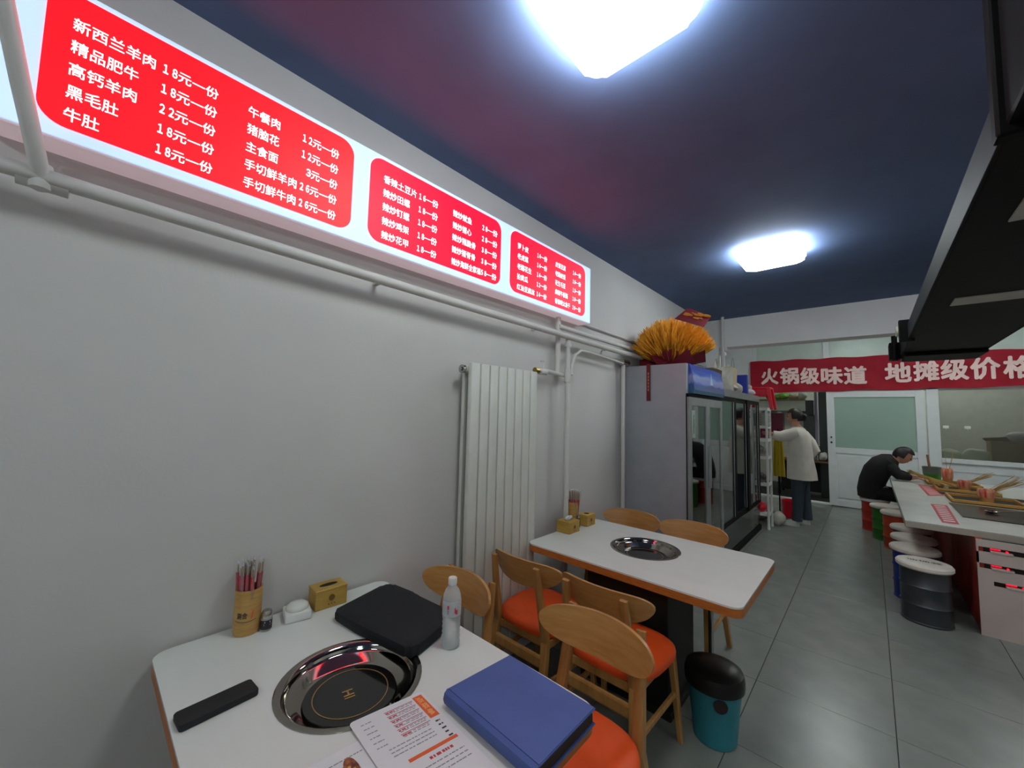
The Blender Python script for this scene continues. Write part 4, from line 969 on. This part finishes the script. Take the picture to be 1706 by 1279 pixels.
# trays with skewer cups on the counter
CZ = .7502
def tray(x0, x1, y0, y1, label):
    t = thing('wooden_tray', label, 'tray', ((x0+x1)/2, (y0+y1)/2, CZ), 'wooden trays on the bar counter')
    b = B(); add_box(b, x0, x1, y0, y1, CZ, CZ+.008); obj('base', b, M_dark, t)
    for a in ((x0, x1, y0, y0+.02), (x0, x1, y1-.02, y1), (x0, x0+.02, y0+.02, y1-.02), (x1-.02, x1, y0+.02, y1-.02)):
        b = B(); add_box(b, a[0], a[1], a[2], a[3], CZ+.0, CZ+.035, .003); obj('rim', b, M_tray, t)
tray(2.36, 2.86, 6.12, 6.62, 'wooden tray nearest on the bar counter')
tray(2.33, 2.83, 7.00, 7.45, 'wooden tray in the middle of the bar counter')
tray(2.30, 2.78, 7.62, 8.02, 'wooden tray farthest on the bar counter')
def skewer_cup(cx, cy, z, r, h, label, n=26, lean=(.5, 0), seed=0):
    t = thing('skewer_cup', label, 'cup', (cx, cy, z), 'skewer cups on the bar counter')
    b = B(); add_lathe(b, [(r*.8, z), (r*.85, z+.01), (r, z+h), (r*.92, z+h), (r*.8, z+.02)], (cx, cy, 0), 24); obj('cup', b, M_kraft, t, True)
    b = B()
    rnd = random.Random(seed); nn_ = 26; rings = []
    for zz, rr in ((z+h*.5, r*1.0), (z+h*1.02, r*1.06), (z+h*1.25, r*.95)):
        rings.append([(cx+rr*math.cos(2*PI*i/nn_)*(1+.05*math.sin(3*i)), cy+rr*math.sin(2*PI*i/nn_)*(1+.05*math.sin(3*i)), zz+.006*math.sin(5*i)) for i in range(nn_)])
    add_loft(b, rings); obj('red_paper_wrap', b, mat('red_stripe_paper', 'c03c2c', .5, c2='d8a080', scale=40, stretch=(1, 1, .1)), t)
    for k in range(n):
        a = rnd.random()*2*PI; q = r*.6*rnd.random(); x, y = cx+q*math.cos(a), cy+q*math.sin(a)
        L = rnd.uniform(.20, .30); dx = lean[0]+rnd.uniform(-.25, .35); dy = lean[1]+rnd.uniform(-.3, .3); d = Vector((dx, dy, .55)).normalized()
        p = Vector((x, y, z+h*.9)); b = B(); add_cyl(b, p, p+d*L, .0022, n=4); obj('skewer', b, M_skewer, t)
skewer_cup(2.62, 6.30, CZ+.009, .058, .11, 'striped skewer cup nearest on the bar counter, its skewers leaning right', 24, (.75, .1), 1)
skewer_cup(2.575, 7.18, CZ+.009, .055, .10, 'striped skewer cup in the middle tray of the bar counter', 16, (.8, .1), 2)
t = skewer_cup(2.50, 7.80, CZ+.009, .052, .16, 'tall striped skewer cup in the farthest tray of the bar counter', 4, (.05, 0), 3)
# long skewers lying towards the seated person
t = thing('skewer_bundle', 'bundle of loose bamboo skewers lying on the middle of the counter', 'skewers', (2.3, 7.3, CZ))
rnd = random.Random(9)
for k in range(26):
    x = 2.12+rnd.random()*.05; y = 8.02-rnd.random()*.2; b = B()
    a = Vector((x, y, CZ+.10+rnd.random()*.05)); c = Vector((2.34+rnd.random()*.16, 7.0+rnd.random()*.15, CZ+.055+rnd.random()*.04)); add_cyl(b, a, c, .003, n=4); obj('skewer', b, M_skewer, t)
t = thing('green_tub', 'green and grey tub on the counter by the white post', 'tub', (2.385, 8.12, CZ))
b = B(); add_lathe(b, [(.072, CZ), (.080, CZ+.01), (.092, CZ+.10)], (2.385, 8.12, 0)); obj('green_base', b, M_green, t, True)
b = B(); add_lathe(b, [(.0925, CZ+.10), (.098, CZ+.19), (.100, CZ+.195), (.093, CZ+.193), (.08, CZ+.11)], (2.385, 8.12, 0)); obj('grey_upper', b, mat('grey_tub_wall', '6a7068', .4), t, True)
b = B(); add_cyl(b, (2.37, 8.12, CZ+.11), (2.35, 8.13, CZ+.33), .016, .012); add_cyl(b, (2.35, 8.13, CZ+.33), (2.35, 8.13, CZ+.36), .014, .014); obj('ladle_handle', b, mat('reddish_wood', '8a5a44', .5), t, True)
for k, (x0, y0, q) in enumerate((((2.185, 7.40), (2.335, 7.42), [(2.20, 7.45), (2.31, 7.50), (2.36, 6.60), (2.215, 6.42)]), ((0, 0), 0, [(2.185, 5.80), (2.30, 5.84), (2.268, 4.82), (2.172, 4.80)]))):
    t = thing('red_flyer', ['red and white flyer lying far along the bar counter', 'red flyer with white lines lying at the near end of the bar counter'][k], 'flyer', (q[0][0], q[0][1], CZ))
    b = B(); lo = [Vector((x, y, CZ)) for x, y in q]; add_loft(b, [lo, [p+Vector((0, 0, .001)) for p in lo]]); pg = obj('page', b, mat('flyer_red', 'b8303a', .4), t)
    b = B()
    for j in range(9):
        s = .08+.1*j; A = lo[0].lerp(lo[3], s); C = lo[1].lerp(lo[2], s); A2 = lo[0].lerp(lo[3], s+.035); C2 = lo[1].lerp(lo[2], s+.035)
        P4 = [A.lerp(C, .16), A.lerp(C, .84), A2.lerp(C2, .84), A2.lerp(C2, .16)]
        add_loft(b, [[p+Vector((0, 0, .0012)) for p in P4], [p+Vector((0, 0, .0016)) for p in P4]])
    obj('white_lines', b, M_paper, pg)
t = thing('steel_ladle', 'small steel ladle lying in the black trough of the counter', 'ladle', (2.5, 5.6, .757))
b = B(); add_lathe(b, [(.015, .758), (.035, .763), (.045, .775), (.043, .7755), (.033, .766)], (2.55, 5.62, 0)); obj('bowl', b, M_steel, t, True)
b = B(); add_tube(b, [(2.59, 5.63, .775), (2.68, 5.66, .79), (2.80, 5.70, .80)], .004, 6); obj('handle', b, M_steel, t)
b = B(); add_lathe(b, [(.016, CZ), (.022, CZ+.01), (.02, CZ+.03), (.01, CZ+.045)], (2.42, 7.14, .009), 14); tag(obj('egg', b, M_white2, smooth=True), 'small white egg cup in the middle tray', 'cup')

# ------------------------------------------------------------------ oil-drum stools
def drum(cx, cy, m, label, lidh=.45, r=.150):
    t = thing('drum_stool', label, 'stool', (cx, cy, 0), 'oil-drum stools along the counter')
    b = B(); add_lathe(b, [(r-.006, 0), (r, .004), (r, .012), (r-.006, .016), (r-.006, .13), (r+.001, .14), (r-.006, .15), (r-.006, .27), (r+.001, .28), (r-.006, .29), (r-.006, .395), (r, .40), (r, .41)], (cx, cy, 0), 32); obj('drum', b, m, t, True)
    b = B(); add_lathe(b, [(r+.008, .408), (r+.016, .418), (r+.016, .438), (r+.006, .450), (r*.6, .456), (.02, .457)], (cx, cy, 0), 32); lid = obj('cushion', b, M_lid, t, True)
    if cy < 4.8:
        o_ = text_bm('油桶凳', .20, .045, .01, (cx-.10, cy-.035, .4575), (1, 0, 0), (0, 1, 0), .0003); obj('lettering', o_, M_inkd, lid)
drum(2.045, 4.62, M_stdk, 'dark steel drum stool with white cushion, nearest of the row')
drum(2.02, 5.10, M_stblue, 'blue drum stool, right behind the steel one')
drum(2.04, 5.55, mat('drum_dark_green', '24342a', .4), 'drum stool with white cushion, third from the near end of the row')
drum(2.05, 6.05, mat('drum_maroon', '5a2420', .4), 'drum stool with white cushion, fourth from the near end of the row')
drum(1.985, 6.92, M_stor, 'orange-red drum stool beside the green one')
drum(1.885, 7.33, M_stgreen, 'green drum stool between the two red ones')
drum(1.775, 7.84, M_stred, 'red drum stool under the seated person')

# ------------------------------------------------------------------ cyan waste bin
cx, cy = 1.150, 2.205
t = thing('waste_bin', 'cyan plastic bin with black swing lid on the floor by the second table', 'bin', (cx, cy, 0))
b = B(); add_lathe(b, [(.092, 0), (.096, .004), (.122, .262)], (cx, cy, 0), 36); obj('body', b, M_cyan, t, True)
b = B(); add_lathe(b, [(.126, .252), (.134, .256), (.136, .268), (.135, .300), (.128, .322), (.10, .335), (.05, .340), (.01, .341)], (cx, cy, 0), 36); obj('lid', b, M_black if False else mat('black_plastic', '0e0e0e', .3), t, True)
a0 = math.atan2(0-cy, 1.762-cx)+.22
d = Vector((math.cos(a0), math.sin(a0), 0))
b = B(); add_cyl(b, Vector((cx, cy, .215))+d*.108, Vector((cx, cy, .215))+d*.1215, .031, n=24); obj('round_sticker', b, mat('dark_sticker', '1c1422', .3, c2='2c2018', scale=20), t)

# ------------------------------------------------------------------ people
def skin_mesh(verts, edges, radii, sub=2):
    me = bpy.data.meshes.new('s'); me.from_pydata([Vector(v) for v in verts], edges, []); o = bpy.data.objects.new('s', me); COL.objects.link(o)
    md = o.modifiers.new('skin', 'SKIN'); md.use_smooth_shade = True
    for i, r in enumerate(radii):
        sv = me.skin_vertices[0].data[i]; sv.radius = r if isinstance(r, tuple) else (r, r)
    me.skin_vertices[0].data[0].use_root = True
    ms = o.modifiers.new('sub', 'SUBSURF'); ms.levels = sub; ms.render_levels = sub
    dg = bpy.context.evaluated_depsgraph_get(); dg.update()
    out = bpy.data.meshes.new_from_object(o.evaluated_get(dg)); bpy.data.objects.remove(o)
    b = B(); b.from_mesh(out); return b
def chain(V, E, Rr, pts, start=None):
    prev = start
    for p, r in pts:
        V.append(p); Rr.append(r)
        if prev is not None: E.append((prev, len(V)-1))
        prev = len(V)-1
    return prev
def hand(V, E, Rr, wrist, d, side, up, s=1.0, curl=.3):
    """palm plus five fingers; d = pointing direction, side = towards the thumb"""
    d, side, up = Vector(d).normalized(), Vector(side).normalized(), Vector(up).normalized(); w0 = Vector(V[wrist])
    palm = chain(V, E, Rr, [(w0+d*.045*s, (.030*s, .016*s))], wrist)
    for k, (off, L) in enumerate(((.024, .070), (.008, .078), (-.008, .072), (-.024, .058))):
        b0 = w0+d*.085*s+side*off*s; chain(V, E, Rr, [(b0, .009*s), (b0+d*L*.45*s-up*curl*.02*s, .008*s), (b0+d*L*.8*s-up*curl*.06*s, .0065*s)], palm)
    t0_ = w0+d*.03*s+side*.030*s; chain(V, E, Rr, [(t0_, .010*s), (t0_+d*.03*s+side*.018*s-up*.008*s, .009*s), (t0_+d*.055*s+side*.020*s-up*.02*s, .007*s)], palm)
def ell(c, rx, ry, n=24, tilt=None, jag=0, ph=0):
    pts = []
    for i in range(n):
        a = 2*PI*i/n; k = 1+jag*math.sin(5*a+ph)+jag*.6*math.sin(9*a+2*ph); v = Vector((rx*k*math.cos(a), ry*k*math.sin(a), 0))
        if tilt is not None: v = tilt @ v
        pts.append(Vector(c)+v)
    return pts
def head(t, c, face, up, s=1.0, hair_len='bun'):
    """head as child meshes: c centre, face = facing direction"""
    f_ = Vector(face).normalized(); u_ = Vector(up).normalized(); s_ = f_.cross(u_).normalized(); u_ = s_.cross(f_)
    Mx = Matrix((( f_.x, s_.x, u_.x, c[0]), (f_.y, s_.y, u_.y, c[1]), (f_.z, s_.z, u_.z, c[2]), (0, 0, 0, 1)))
    b = B(); bmesh.ops.create_uvsphere(b, u_segments=28, v_segments=20, radius=1)
    for v in b.verts:
        x, y, z = v.co; X = .098*x; Yy = .076*y; Z = .118*z
        if z < 0: Yy *= 1-.28*(-z)**1.3; X *= 1-.18*(-z)**1.5; X += .012*(-z)
        if x > 0:
            X *= .93
            if abs(y) < .22 and -.25 < z < .2: X += .020*(1-abs(y)/.22)*(1-(z+.02)/.22 if z > -.02 else 1-(-.02-z)/.23 if z > -.25 else 0)   # nose
            if abs(y) < .35 and -.55 < z < -.38: X += .004
            if .22 > z > .02 and .25 < abs(y) < .6: X -= .006                                                # eye sockets
        v.co = Vector((X, Yy, Z))*s
    bmesh.ops.transform(b, matrix=Mx, verts=b.verts); hd = obj('face', b, M_skin, t, True)
    for sy in (-1, 1):
        b = B(); add_loft(b, [[Mx @ (Vector((-.01+.014*math.cos(a), sy*(.072+e), .0+.028*math.sin(a)))*s) for a in [2*PI*i/12 for i in range(12)]] for e in (0, .010)]); obj('ear', b, M_skin, hd, True)
        b = B(); bmesh.ops.create_uvsphere(b, u_segments=10, v_segments=8, radius=.010*s, matrix=Mx @ Matrix.Translation(Vector((.080, sy*.030, .010))*s)); obj('eye', b, mat('eye_dark', '1a1210', .2), hd, True)
    b = B(); add_tube(b, [Mx @ (Vector((.088, y, -.055-.002*abs(y)*30))*s) for y in (-.022, -.01, 0, .01, .022)], .0035*s, 6); obj('mouth', b, mat('lips', '8a4a44', .5), hd, True)
    b = B(); bmesh.ops.create_uvsphere(b, u_segments=28, v_segments=18, radius=1)
    dl = [v for v in b.verts if (v.co.x > .35 and v.co.z < .42) or (v.co.z < -.45 and v.co.x > -.2) or v.co.z < -.75]
    for v in b.verts: v.co = Vector((.110*v.co.x-.008, .090*v.co.y, .124*v.co.z+.012))*s
    bmesh.ops.delete(b, geom=dl, context='VERTS'); bmesh.ops.solidify(b, geom=list(b.faces), thickness=-.006)
    if hair_len == 'bun':
        bmesh.ops.create_uvsphere(b, u_segments=16, v_segments=12, radius=.042*s, matrix=Matrix.Translation(Vector((-.125, 0, .0))*s))
        bmesh.ops.create_uvsphere(b, u_segments=12, v_segments=8, radius=.026*s, matrix=Matrix.Translation(Vector((-.115, .01, -.05))*s))
    bmesh.ops.transform(b, matrix=Mx, verts=b.verts); obj('hair', b, M_hair, t, True)

# standing woman reaching to the rack, facing -x
px, py = .95, 7.32
t = thing('person', 'woman in loose white shirt and dark jeans standing and reaching into the white rack', 'person', (px, py, 0))
V, E, Rr = [], [], []
V.append((px+.02, py, .93)); Rr.append((.13, .10)); root = 0
sp = chain(V, E, Rr, [((px+.02, py, 1.10), (.12, .09)), ((px+.0, py, 1.28), (.13, .10)), ((px-.0, py, 1.40), (.07, .06))], root)
nk = chain(V, E, Rr, [((px-.015, py, 1.47), .052), ((px-.03, py, 1.53), .05), ((px-.035, py, 1.60), .075)], sp)
for s, fx_, fy_, kx in ((1, .06, .11, .03), (-1, -.045, -.16, -.02)):
    kk = chain(V, E, Rr, [((px+.02, py+s*.09, .88), .085), ((px+.01+kx, py+s*.10, .50), .055), ((px+.02+fx_, py+fy_*.85, .10), .038)], root)
    chain(V, E, Rr, [((px-.02+fx_, py+fy_*.85, .045), .034), ((px-.10+fx_, py+fy_*.85, .035), .028)], kk)
# left arm (far/near) reaching to the rack at -x
sh = chain(V, E, Rr, [((px-.02, py-.15, 1.37), .055), ((px-.19, py-.17, 1.30), .042), ((px-.30, py-.22, 1.335), .028)], sp)
hand(V, E, Rr, sh, (-1, -.1, .1), (0, .3, 1), (0, -1, 0), .9, .6)
sh = chain(V, E, Rr, [((px+.03, py+.15, 1.36), .055), ((px+.17, py+.14, 1.10), .042), ((px+.02, py+.02+.16, .98), .030)], sp)
hand(V, E, Rr, sh, (-1, .1, -.1), (0, -.3, 1), (0, 1, .3), .9, .6)
obj('body', skin_mesh(V, E, Rr), M_skin, t, True)
head(t, (px-.035, py, 1.60), (-1, .12, -.12), (-.05, 0, 1), .95)
# shirt: torso shell
b = B()
add_loft(b, [ell((px+.03, py, .68), .185, .215, 28, None, .035, 1), ell((px+.03, py, .78), .18, .21, 28, None, .03, 1.4), ell((px+.02, py, .95), .165, .205, 28, None, .02, 2), ell((px+.02, py, 1.15), .15, .205, 28, None, .015, 3), ell((px+.015, py, 1.30), .135, .215, 28, None, .008), ell((px, py, 1.385), .115, .20, 28), ell((px-.005, py, 1.43), .09, .14, 28), ell((px-.01, py, 1.455), .062, .07, 28), ell((px-.01, py, 1.45), .056, .062, 28)])
sh_ = obj('shirt', b, M_shirt, t, True)
b = B(); add_tube(b, [(px+.02, py-.14, 1.36), (px-.10, py-.16, 1.325), (px-.20, py-.18, 1.30), (px-.29, py-.21, 1.325)], [.085, .088, .078, .062], 16); obj('sleeve', b, M_shirt, sh_, True)
b = B(); add_tube(b, [(px+.04, py+.13, 1.34), (px+.13, py+.14, 1.22), (px+.185, py+.14, 1.10), (px+.12, py+.15, 1.03)], [.085, .078, .07, .06], 16); obj('sleeve', b, M_shirt, sh_, True)
# jeans
b = B(); add_loft(b, [ell((px+.02, py, 1.0), .135, .165, 24), ell((px+.02, py, .86), .13, .175, 24), ell((px+.02, py, .80), .10, .165, 24)]); jn = obj('jeans', b, M_jeans, t, True)
for s, fx_, fy_, kx in ((1, .06, .11, .03), (-1, -.045, -.16, -.02)):
    b = B(); add_tube(b, [(px+.02, py+s*.085, .88), (px+.015+kx*.5, py+s*.095, .70), (px+.01+kx, py+s*.10, .50), (px+.02+fx_*.7, py+(s*.10+fy_*.85)/2, .28), (px+.02+fx_, py+fy_*.85, .075)], [.105, .095, .078, .068, .062], 18); obj('jean_leg', b, M_jeans, jn, True)
    sx, sy = px-.035+fx_, py+fy_*.85
    b = B(); so = [(sx+.085, 0), (sx+.05, .042), (sx-.05, .045), (sx-.13, .036), (sx-.155, 0), (sx-.13, -.036), (sx-.05, -.045), (sx+.05, -.042)]
    def srow(k, z, sh=0): return [((x-sx)*k+sx+sh, sy+y*k, z) for x, y in so]
    add_loft(b, [srow(1, 0), srow(1.02, .018), srow(.98, .035), [(x if x < sx-.04 else x, y, z+(.02 if x > sx else 0)) for x, y, z in srow(.86, .052, .008)], [(min(max(x, sx-.02), sx+.08), y, .085) for x, y, z in srow(.62, .085, .02)]]); obj('shoe', b, M_shoe, t, True)

# seated person in black on the red stool, bent over the counter, facing +x
t = thing('person', 'person dressed in black sitting on the red drum stool, bent over the counter', 'person', (1.75, 7.86, 0))
V, E, Rr = [], [], []
hx, hy = 1.76, 7.86
V.append((hx, hy, .57)); Rr.append((.105, .10))
sp = chain(V, E, Rr, [((hx+.02, hy, .74), (.10, .12)), ((hx+.10, hy, .90), (.09, .12)), ((hx+.21, hy, 1.01), (.05, .06))], 0)
chain(V, E, Rr, [((hx+.27, hy, 1.05), .05), ((hx+.32, hy, 1.08), .07)], sp)
for s in (-1, 1):
    kk = chain(V, E, Rr, [((hx+.12, hy+s*.09, .53), .085), ((hx+.36, hy+s*.13, .50), .062), ((hx+.34, hy+s*.13, .10), .04)], 0)
    chain(V, E, Rr, [((hx+.37, hy+s*.13, .04), .034), ((hx+.45, hy+s*.13, .035), .028)], kk)
    ar = chain(V, E, Rr, [((hx+.18, hy+s*.15, .96), .038), ((hx+.27, hy+s*.20, .815), .042), ((hx+.40, hy+s*.12, .800), .028)], sp)
    hand(V, E, Rr, ar, (1, -s*.2, .05), (0, -s, .2), (0, 0, 1), .9, .5)
obj('body', skin_mesh(V, E, Rr), M_skin, t, True)
head(t, (hx+.335, hy, 1.085), (.85, .0, -.55), (.5, 0, .85), .95, 'short')
b = B(); rot = lambda a: Matrix.Rotation(math.radians(a), 3, 'Y')
add_loft(b, [ell((hx-.01, hy, .455+.01), .16, .20, 24), ell((hx-.01, hy, .56), .165, .20, 24, rot(5)), ell((hx+.0, hy, .70), .15, .20, 24, rot(15)), ell((hx+.05, hy, .84), .155, .225, 24, rot(28)), ell((hx+.12, hy, .94), .15, .235, 24, rot(40)), ell((hx+.19, hy, 1.0), .125, .215, 24, rot(50)), ell((hx+.22, hy, 1.02), .10, .15, 24, rot(52)), ell((hx+.25, hy, 1.045), .068, .08, 24, rot(55))])
sw = obj('sweater', b, M_blacktop, t, True)
for s in (-1, 1):
    b = B(); add_tube(b, [(hx+.13, hy+s*.10, .965), (hx+.22, hy+s*.18, .90), (hx+.275, hy+s*.20, .825), (hx+.38, hy+s*.13, .806)], [.095, .075, .060, .044], 14); obj('sleeve', b, M_blacktop, sw, True)
b = B(); add_loft(b, [ell((hx, hy, .462), .15, .185, 20), ell((hx, hy, .54), .155, .19, 20)]); tr_ = obj('trousers', b, mat('black_trousers', '141316', .85), t, True)
for s in (-1, 1):
    b = B(); add_tube(b, [(hx+.05, hy+s*.09, .545), (hx+.22, hy+s*.11, .53), (hx+.345, hy+s*.13, .505), (hx+.375, hy+s*.13, .44), (hx+.355, hy+s*.13, .25), (hx+.345, hy+s*.13, .09)], [.095, .088, .078, .074, .062, .055], 14); obj('trouser_leg', b, _m['black_trousers'], tr_, True)
    b = B(); add_box(b, hx+.28, hx+.50, hy+s*.13-.045, hy+s*.13+.045, 0, .065, .028, 3); obj('shoe', b, M_blacktop, t, True)

# ------------------------------------------------------------------ kitchen seen through the doorway and glass
t = thing('kitchen_wall_shelf', 'white kitchen shelf over the doorway view with green bags on it', 'shelf', (.4, 10.5, 1.98))
b = B(); add_box(b, -.1, .75, 10.35, 10.7, 1.985, 2.005); obj('board', b, mat('shelf_edge', '8a7048', .5), t)
b = B(); add_box(b, -.1, .75, 10.68, 10.7, 1.40, 1.985); add_box(b, -.1, .75, 10.4, 10.68, 1.75, 1.98); obj('cupboard', b, M_cream, t)
crumple('green_bag', (.34, 10.5, 2.075), .11, M_lime, 'bag of green vegetables on the kitchen shelf', 'bag', 41, (1.3, .9, .75))
crumple('orange_packet', (.10, 10.5, 2.075), .10, mat('orange_packet', 'd06a3a', .5), 'orange packet on the kitchen shelf', 'packet', 42, (.8, .9, .85))
crumple('tan_packet', (.54, 10.5, 2.065), .09, mat('tan_packet', 'a89878', .6), 'tan packet on the kitchen shelf', 'packet', 43, (1.1, .9, .8))
crumple('clear_bag', (.80-.09, 10.42, 2.08), .10, M_bag2, 'pale plastic bag at the end of the kitchen shelf', 'bag', 44, (.8, .8, .9))
t = thing('maroon_cupboard', 'maroon two-door kitchen cupboard behind the woman', 'cupboard', (.2, 10.6, 0))
b = B(); add_box(b, -.10, .34, 10.45, 10.66, 1.13, 1.70); obj('case', b, M_maroontile, t)
for z0, z1 in ((1.14, 1.40), (1.42, 1.69)):
    b = B(); add_box(b, -.09, .33, 10.43, 10.45, z0, z1, .004); obj('door', b, M_maroontile, t)
b = B(); add_box(b, .24, .32, 10.42, 10.43, 1.70, 1.73); obj('white_tag', b, M_white2, t)
t = thing('steel_kitchen_cabinet', 'tall dark steel cabinet beside the doorway in the kitchen', 'cabinet', (.8, 10.7, 0))
b = B(); add_box(b, .70, .90, 10.5, 10.9, .75, 1.66); obj('lower_case', b, mat('grey_steel', '4a4a4a', .35, metal=.6), t)
b = B(); add_box(b, .69, .89, 10.42, 10.9, 1.66, 1.98, .01); obj('upper_box', b, mat('dark_box', '26262a', .3), t)
b = B(); add_cyl(b, (.93, 10.45, .74), (.93, 10.45, 3.1), .03); tag(obj('kitchen_pipe', b, mat('lilac_pipe', '8a8494', .4), smooth=True), 'pale vertical pipe in the kitchen above the steel pot', 'pipe')
b = B(); add_box(b, .98, 1.30, 10.3, 10.34, 0, 2.2); struct('wall_kitchen_dark', b, mat('kitchen_dark_panel', '2c3230', .4))
t = thing('kitchen_table', 'dark kitchen worktable seen through the doorway', 'table', (.8, 10.3, 0))
b = B(); add_box(b, .25, 1.2, 10.05, 10.6, .70, .73, .003); obj('top', b, mat('worktable_wood', '6a4a2c', .5), t)
for x in (.28, 1.15):
    for y in (10.08, 10.57):
        b = B(); add_box(b, x, x+.04, y-.02, y+.02, 0, .70); obj('leg', b, M_blkmetal, t)
b = B(); add_box(b, .27, 1.18, 10.5, 10.52, .05, .7); obj('back_panel', b, M_black, t)
t = thing('steel_pot', 'steel stock pot on the kitchen worktable', 'pot', (.93, 10.25, .73))
b = B(); add_lathe(b, [(.06, .7302), (.072, .735), (.072, .98), (.082, 1.0), (.08, 1.005), (.066, .99), (.064, .75)], (.93, 10.25, 0)); obj('body', b, M_steel, t, True)
b = B(); add_lathe(b, [(.078, 1.006), (.06, 1.02), (.012, 1.03), (.012, 1.045)], (.93, 10.25, 0)); obj('lid', b, M_steel, t, True)
b = B(); add_lathe(b, [(.04, .7302), (.075, .76), (.08, .765), (.05, .77)], (.80, 10.15, 0)); tag(obj('food_dish', b, mat('yellow_food', 'b89a58', .6), smooth=True), 'dish of pale food on the kitchen worktable edge', 'dish')
crumple('kitchen_sack', (1.04, 10.17, .825), .10, M_bag2, 'white cloth bundle beside the steel pot', 'cloth', 45, (.7, .7, .95))
# behind the window: worktop, two hanging bags, carton with plastic bag
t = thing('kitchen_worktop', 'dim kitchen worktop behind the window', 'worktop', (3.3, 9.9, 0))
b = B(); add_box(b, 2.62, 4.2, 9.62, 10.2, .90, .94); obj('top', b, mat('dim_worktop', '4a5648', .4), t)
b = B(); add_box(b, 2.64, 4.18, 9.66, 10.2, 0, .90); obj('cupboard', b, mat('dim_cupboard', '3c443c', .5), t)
for k, (x, l) in enumerate(((2.665, 'white suction hook on the window glass, left of the two'), (2.895, 'white suction hook on the window glass, right of the two'))):
    t = thing('suction_hook', l, 'hook', (x, 9.42, 1.49))
    b = B(); add_box(b, x-.034, x+.034, 9.412, 9.426, 1.475, 1.525, .007, 3); obj('cup', b, M_white2, t, True)
    b = B(); add_tube(b, [(x, 9.412, 1.478), (x, 9.405, 1.46), (x, 9.398, 1.47)], .004, 6); obj('hook', b, M_white2, t)
for k, (x, sx) in enumerate(((2.71, .125), (2.985, .15))):
    crumple('bag_of_greens', (x, 9.66, 1.045), sx, mat('pale_green_bag', 'd4dcbc', .5), ['bag of pale greens behind the window, left one', 'bag of pale greens behind the window, right one'][k], 'bag', 50+k, (1, .5, .8))
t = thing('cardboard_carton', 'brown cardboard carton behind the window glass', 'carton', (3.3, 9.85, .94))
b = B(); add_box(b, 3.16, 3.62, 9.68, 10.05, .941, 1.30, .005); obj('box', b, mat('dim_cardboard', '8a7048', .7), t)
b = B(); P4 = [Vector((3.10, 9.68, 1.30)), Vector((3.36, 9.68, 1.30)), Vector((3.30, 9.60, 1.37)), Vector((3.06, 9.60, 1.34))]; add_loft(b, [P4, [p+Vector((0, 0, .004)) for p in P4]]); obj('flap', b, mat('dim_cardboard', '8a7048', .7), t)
crumple('carton_liner', (3.46, 9.82, 1.37), .15, mat('clear_liner', 'a4a8a4', .3), 'crumpled clear liner sticking out of the carton', 'plastic bag', 60, (1.1, .8, .6))
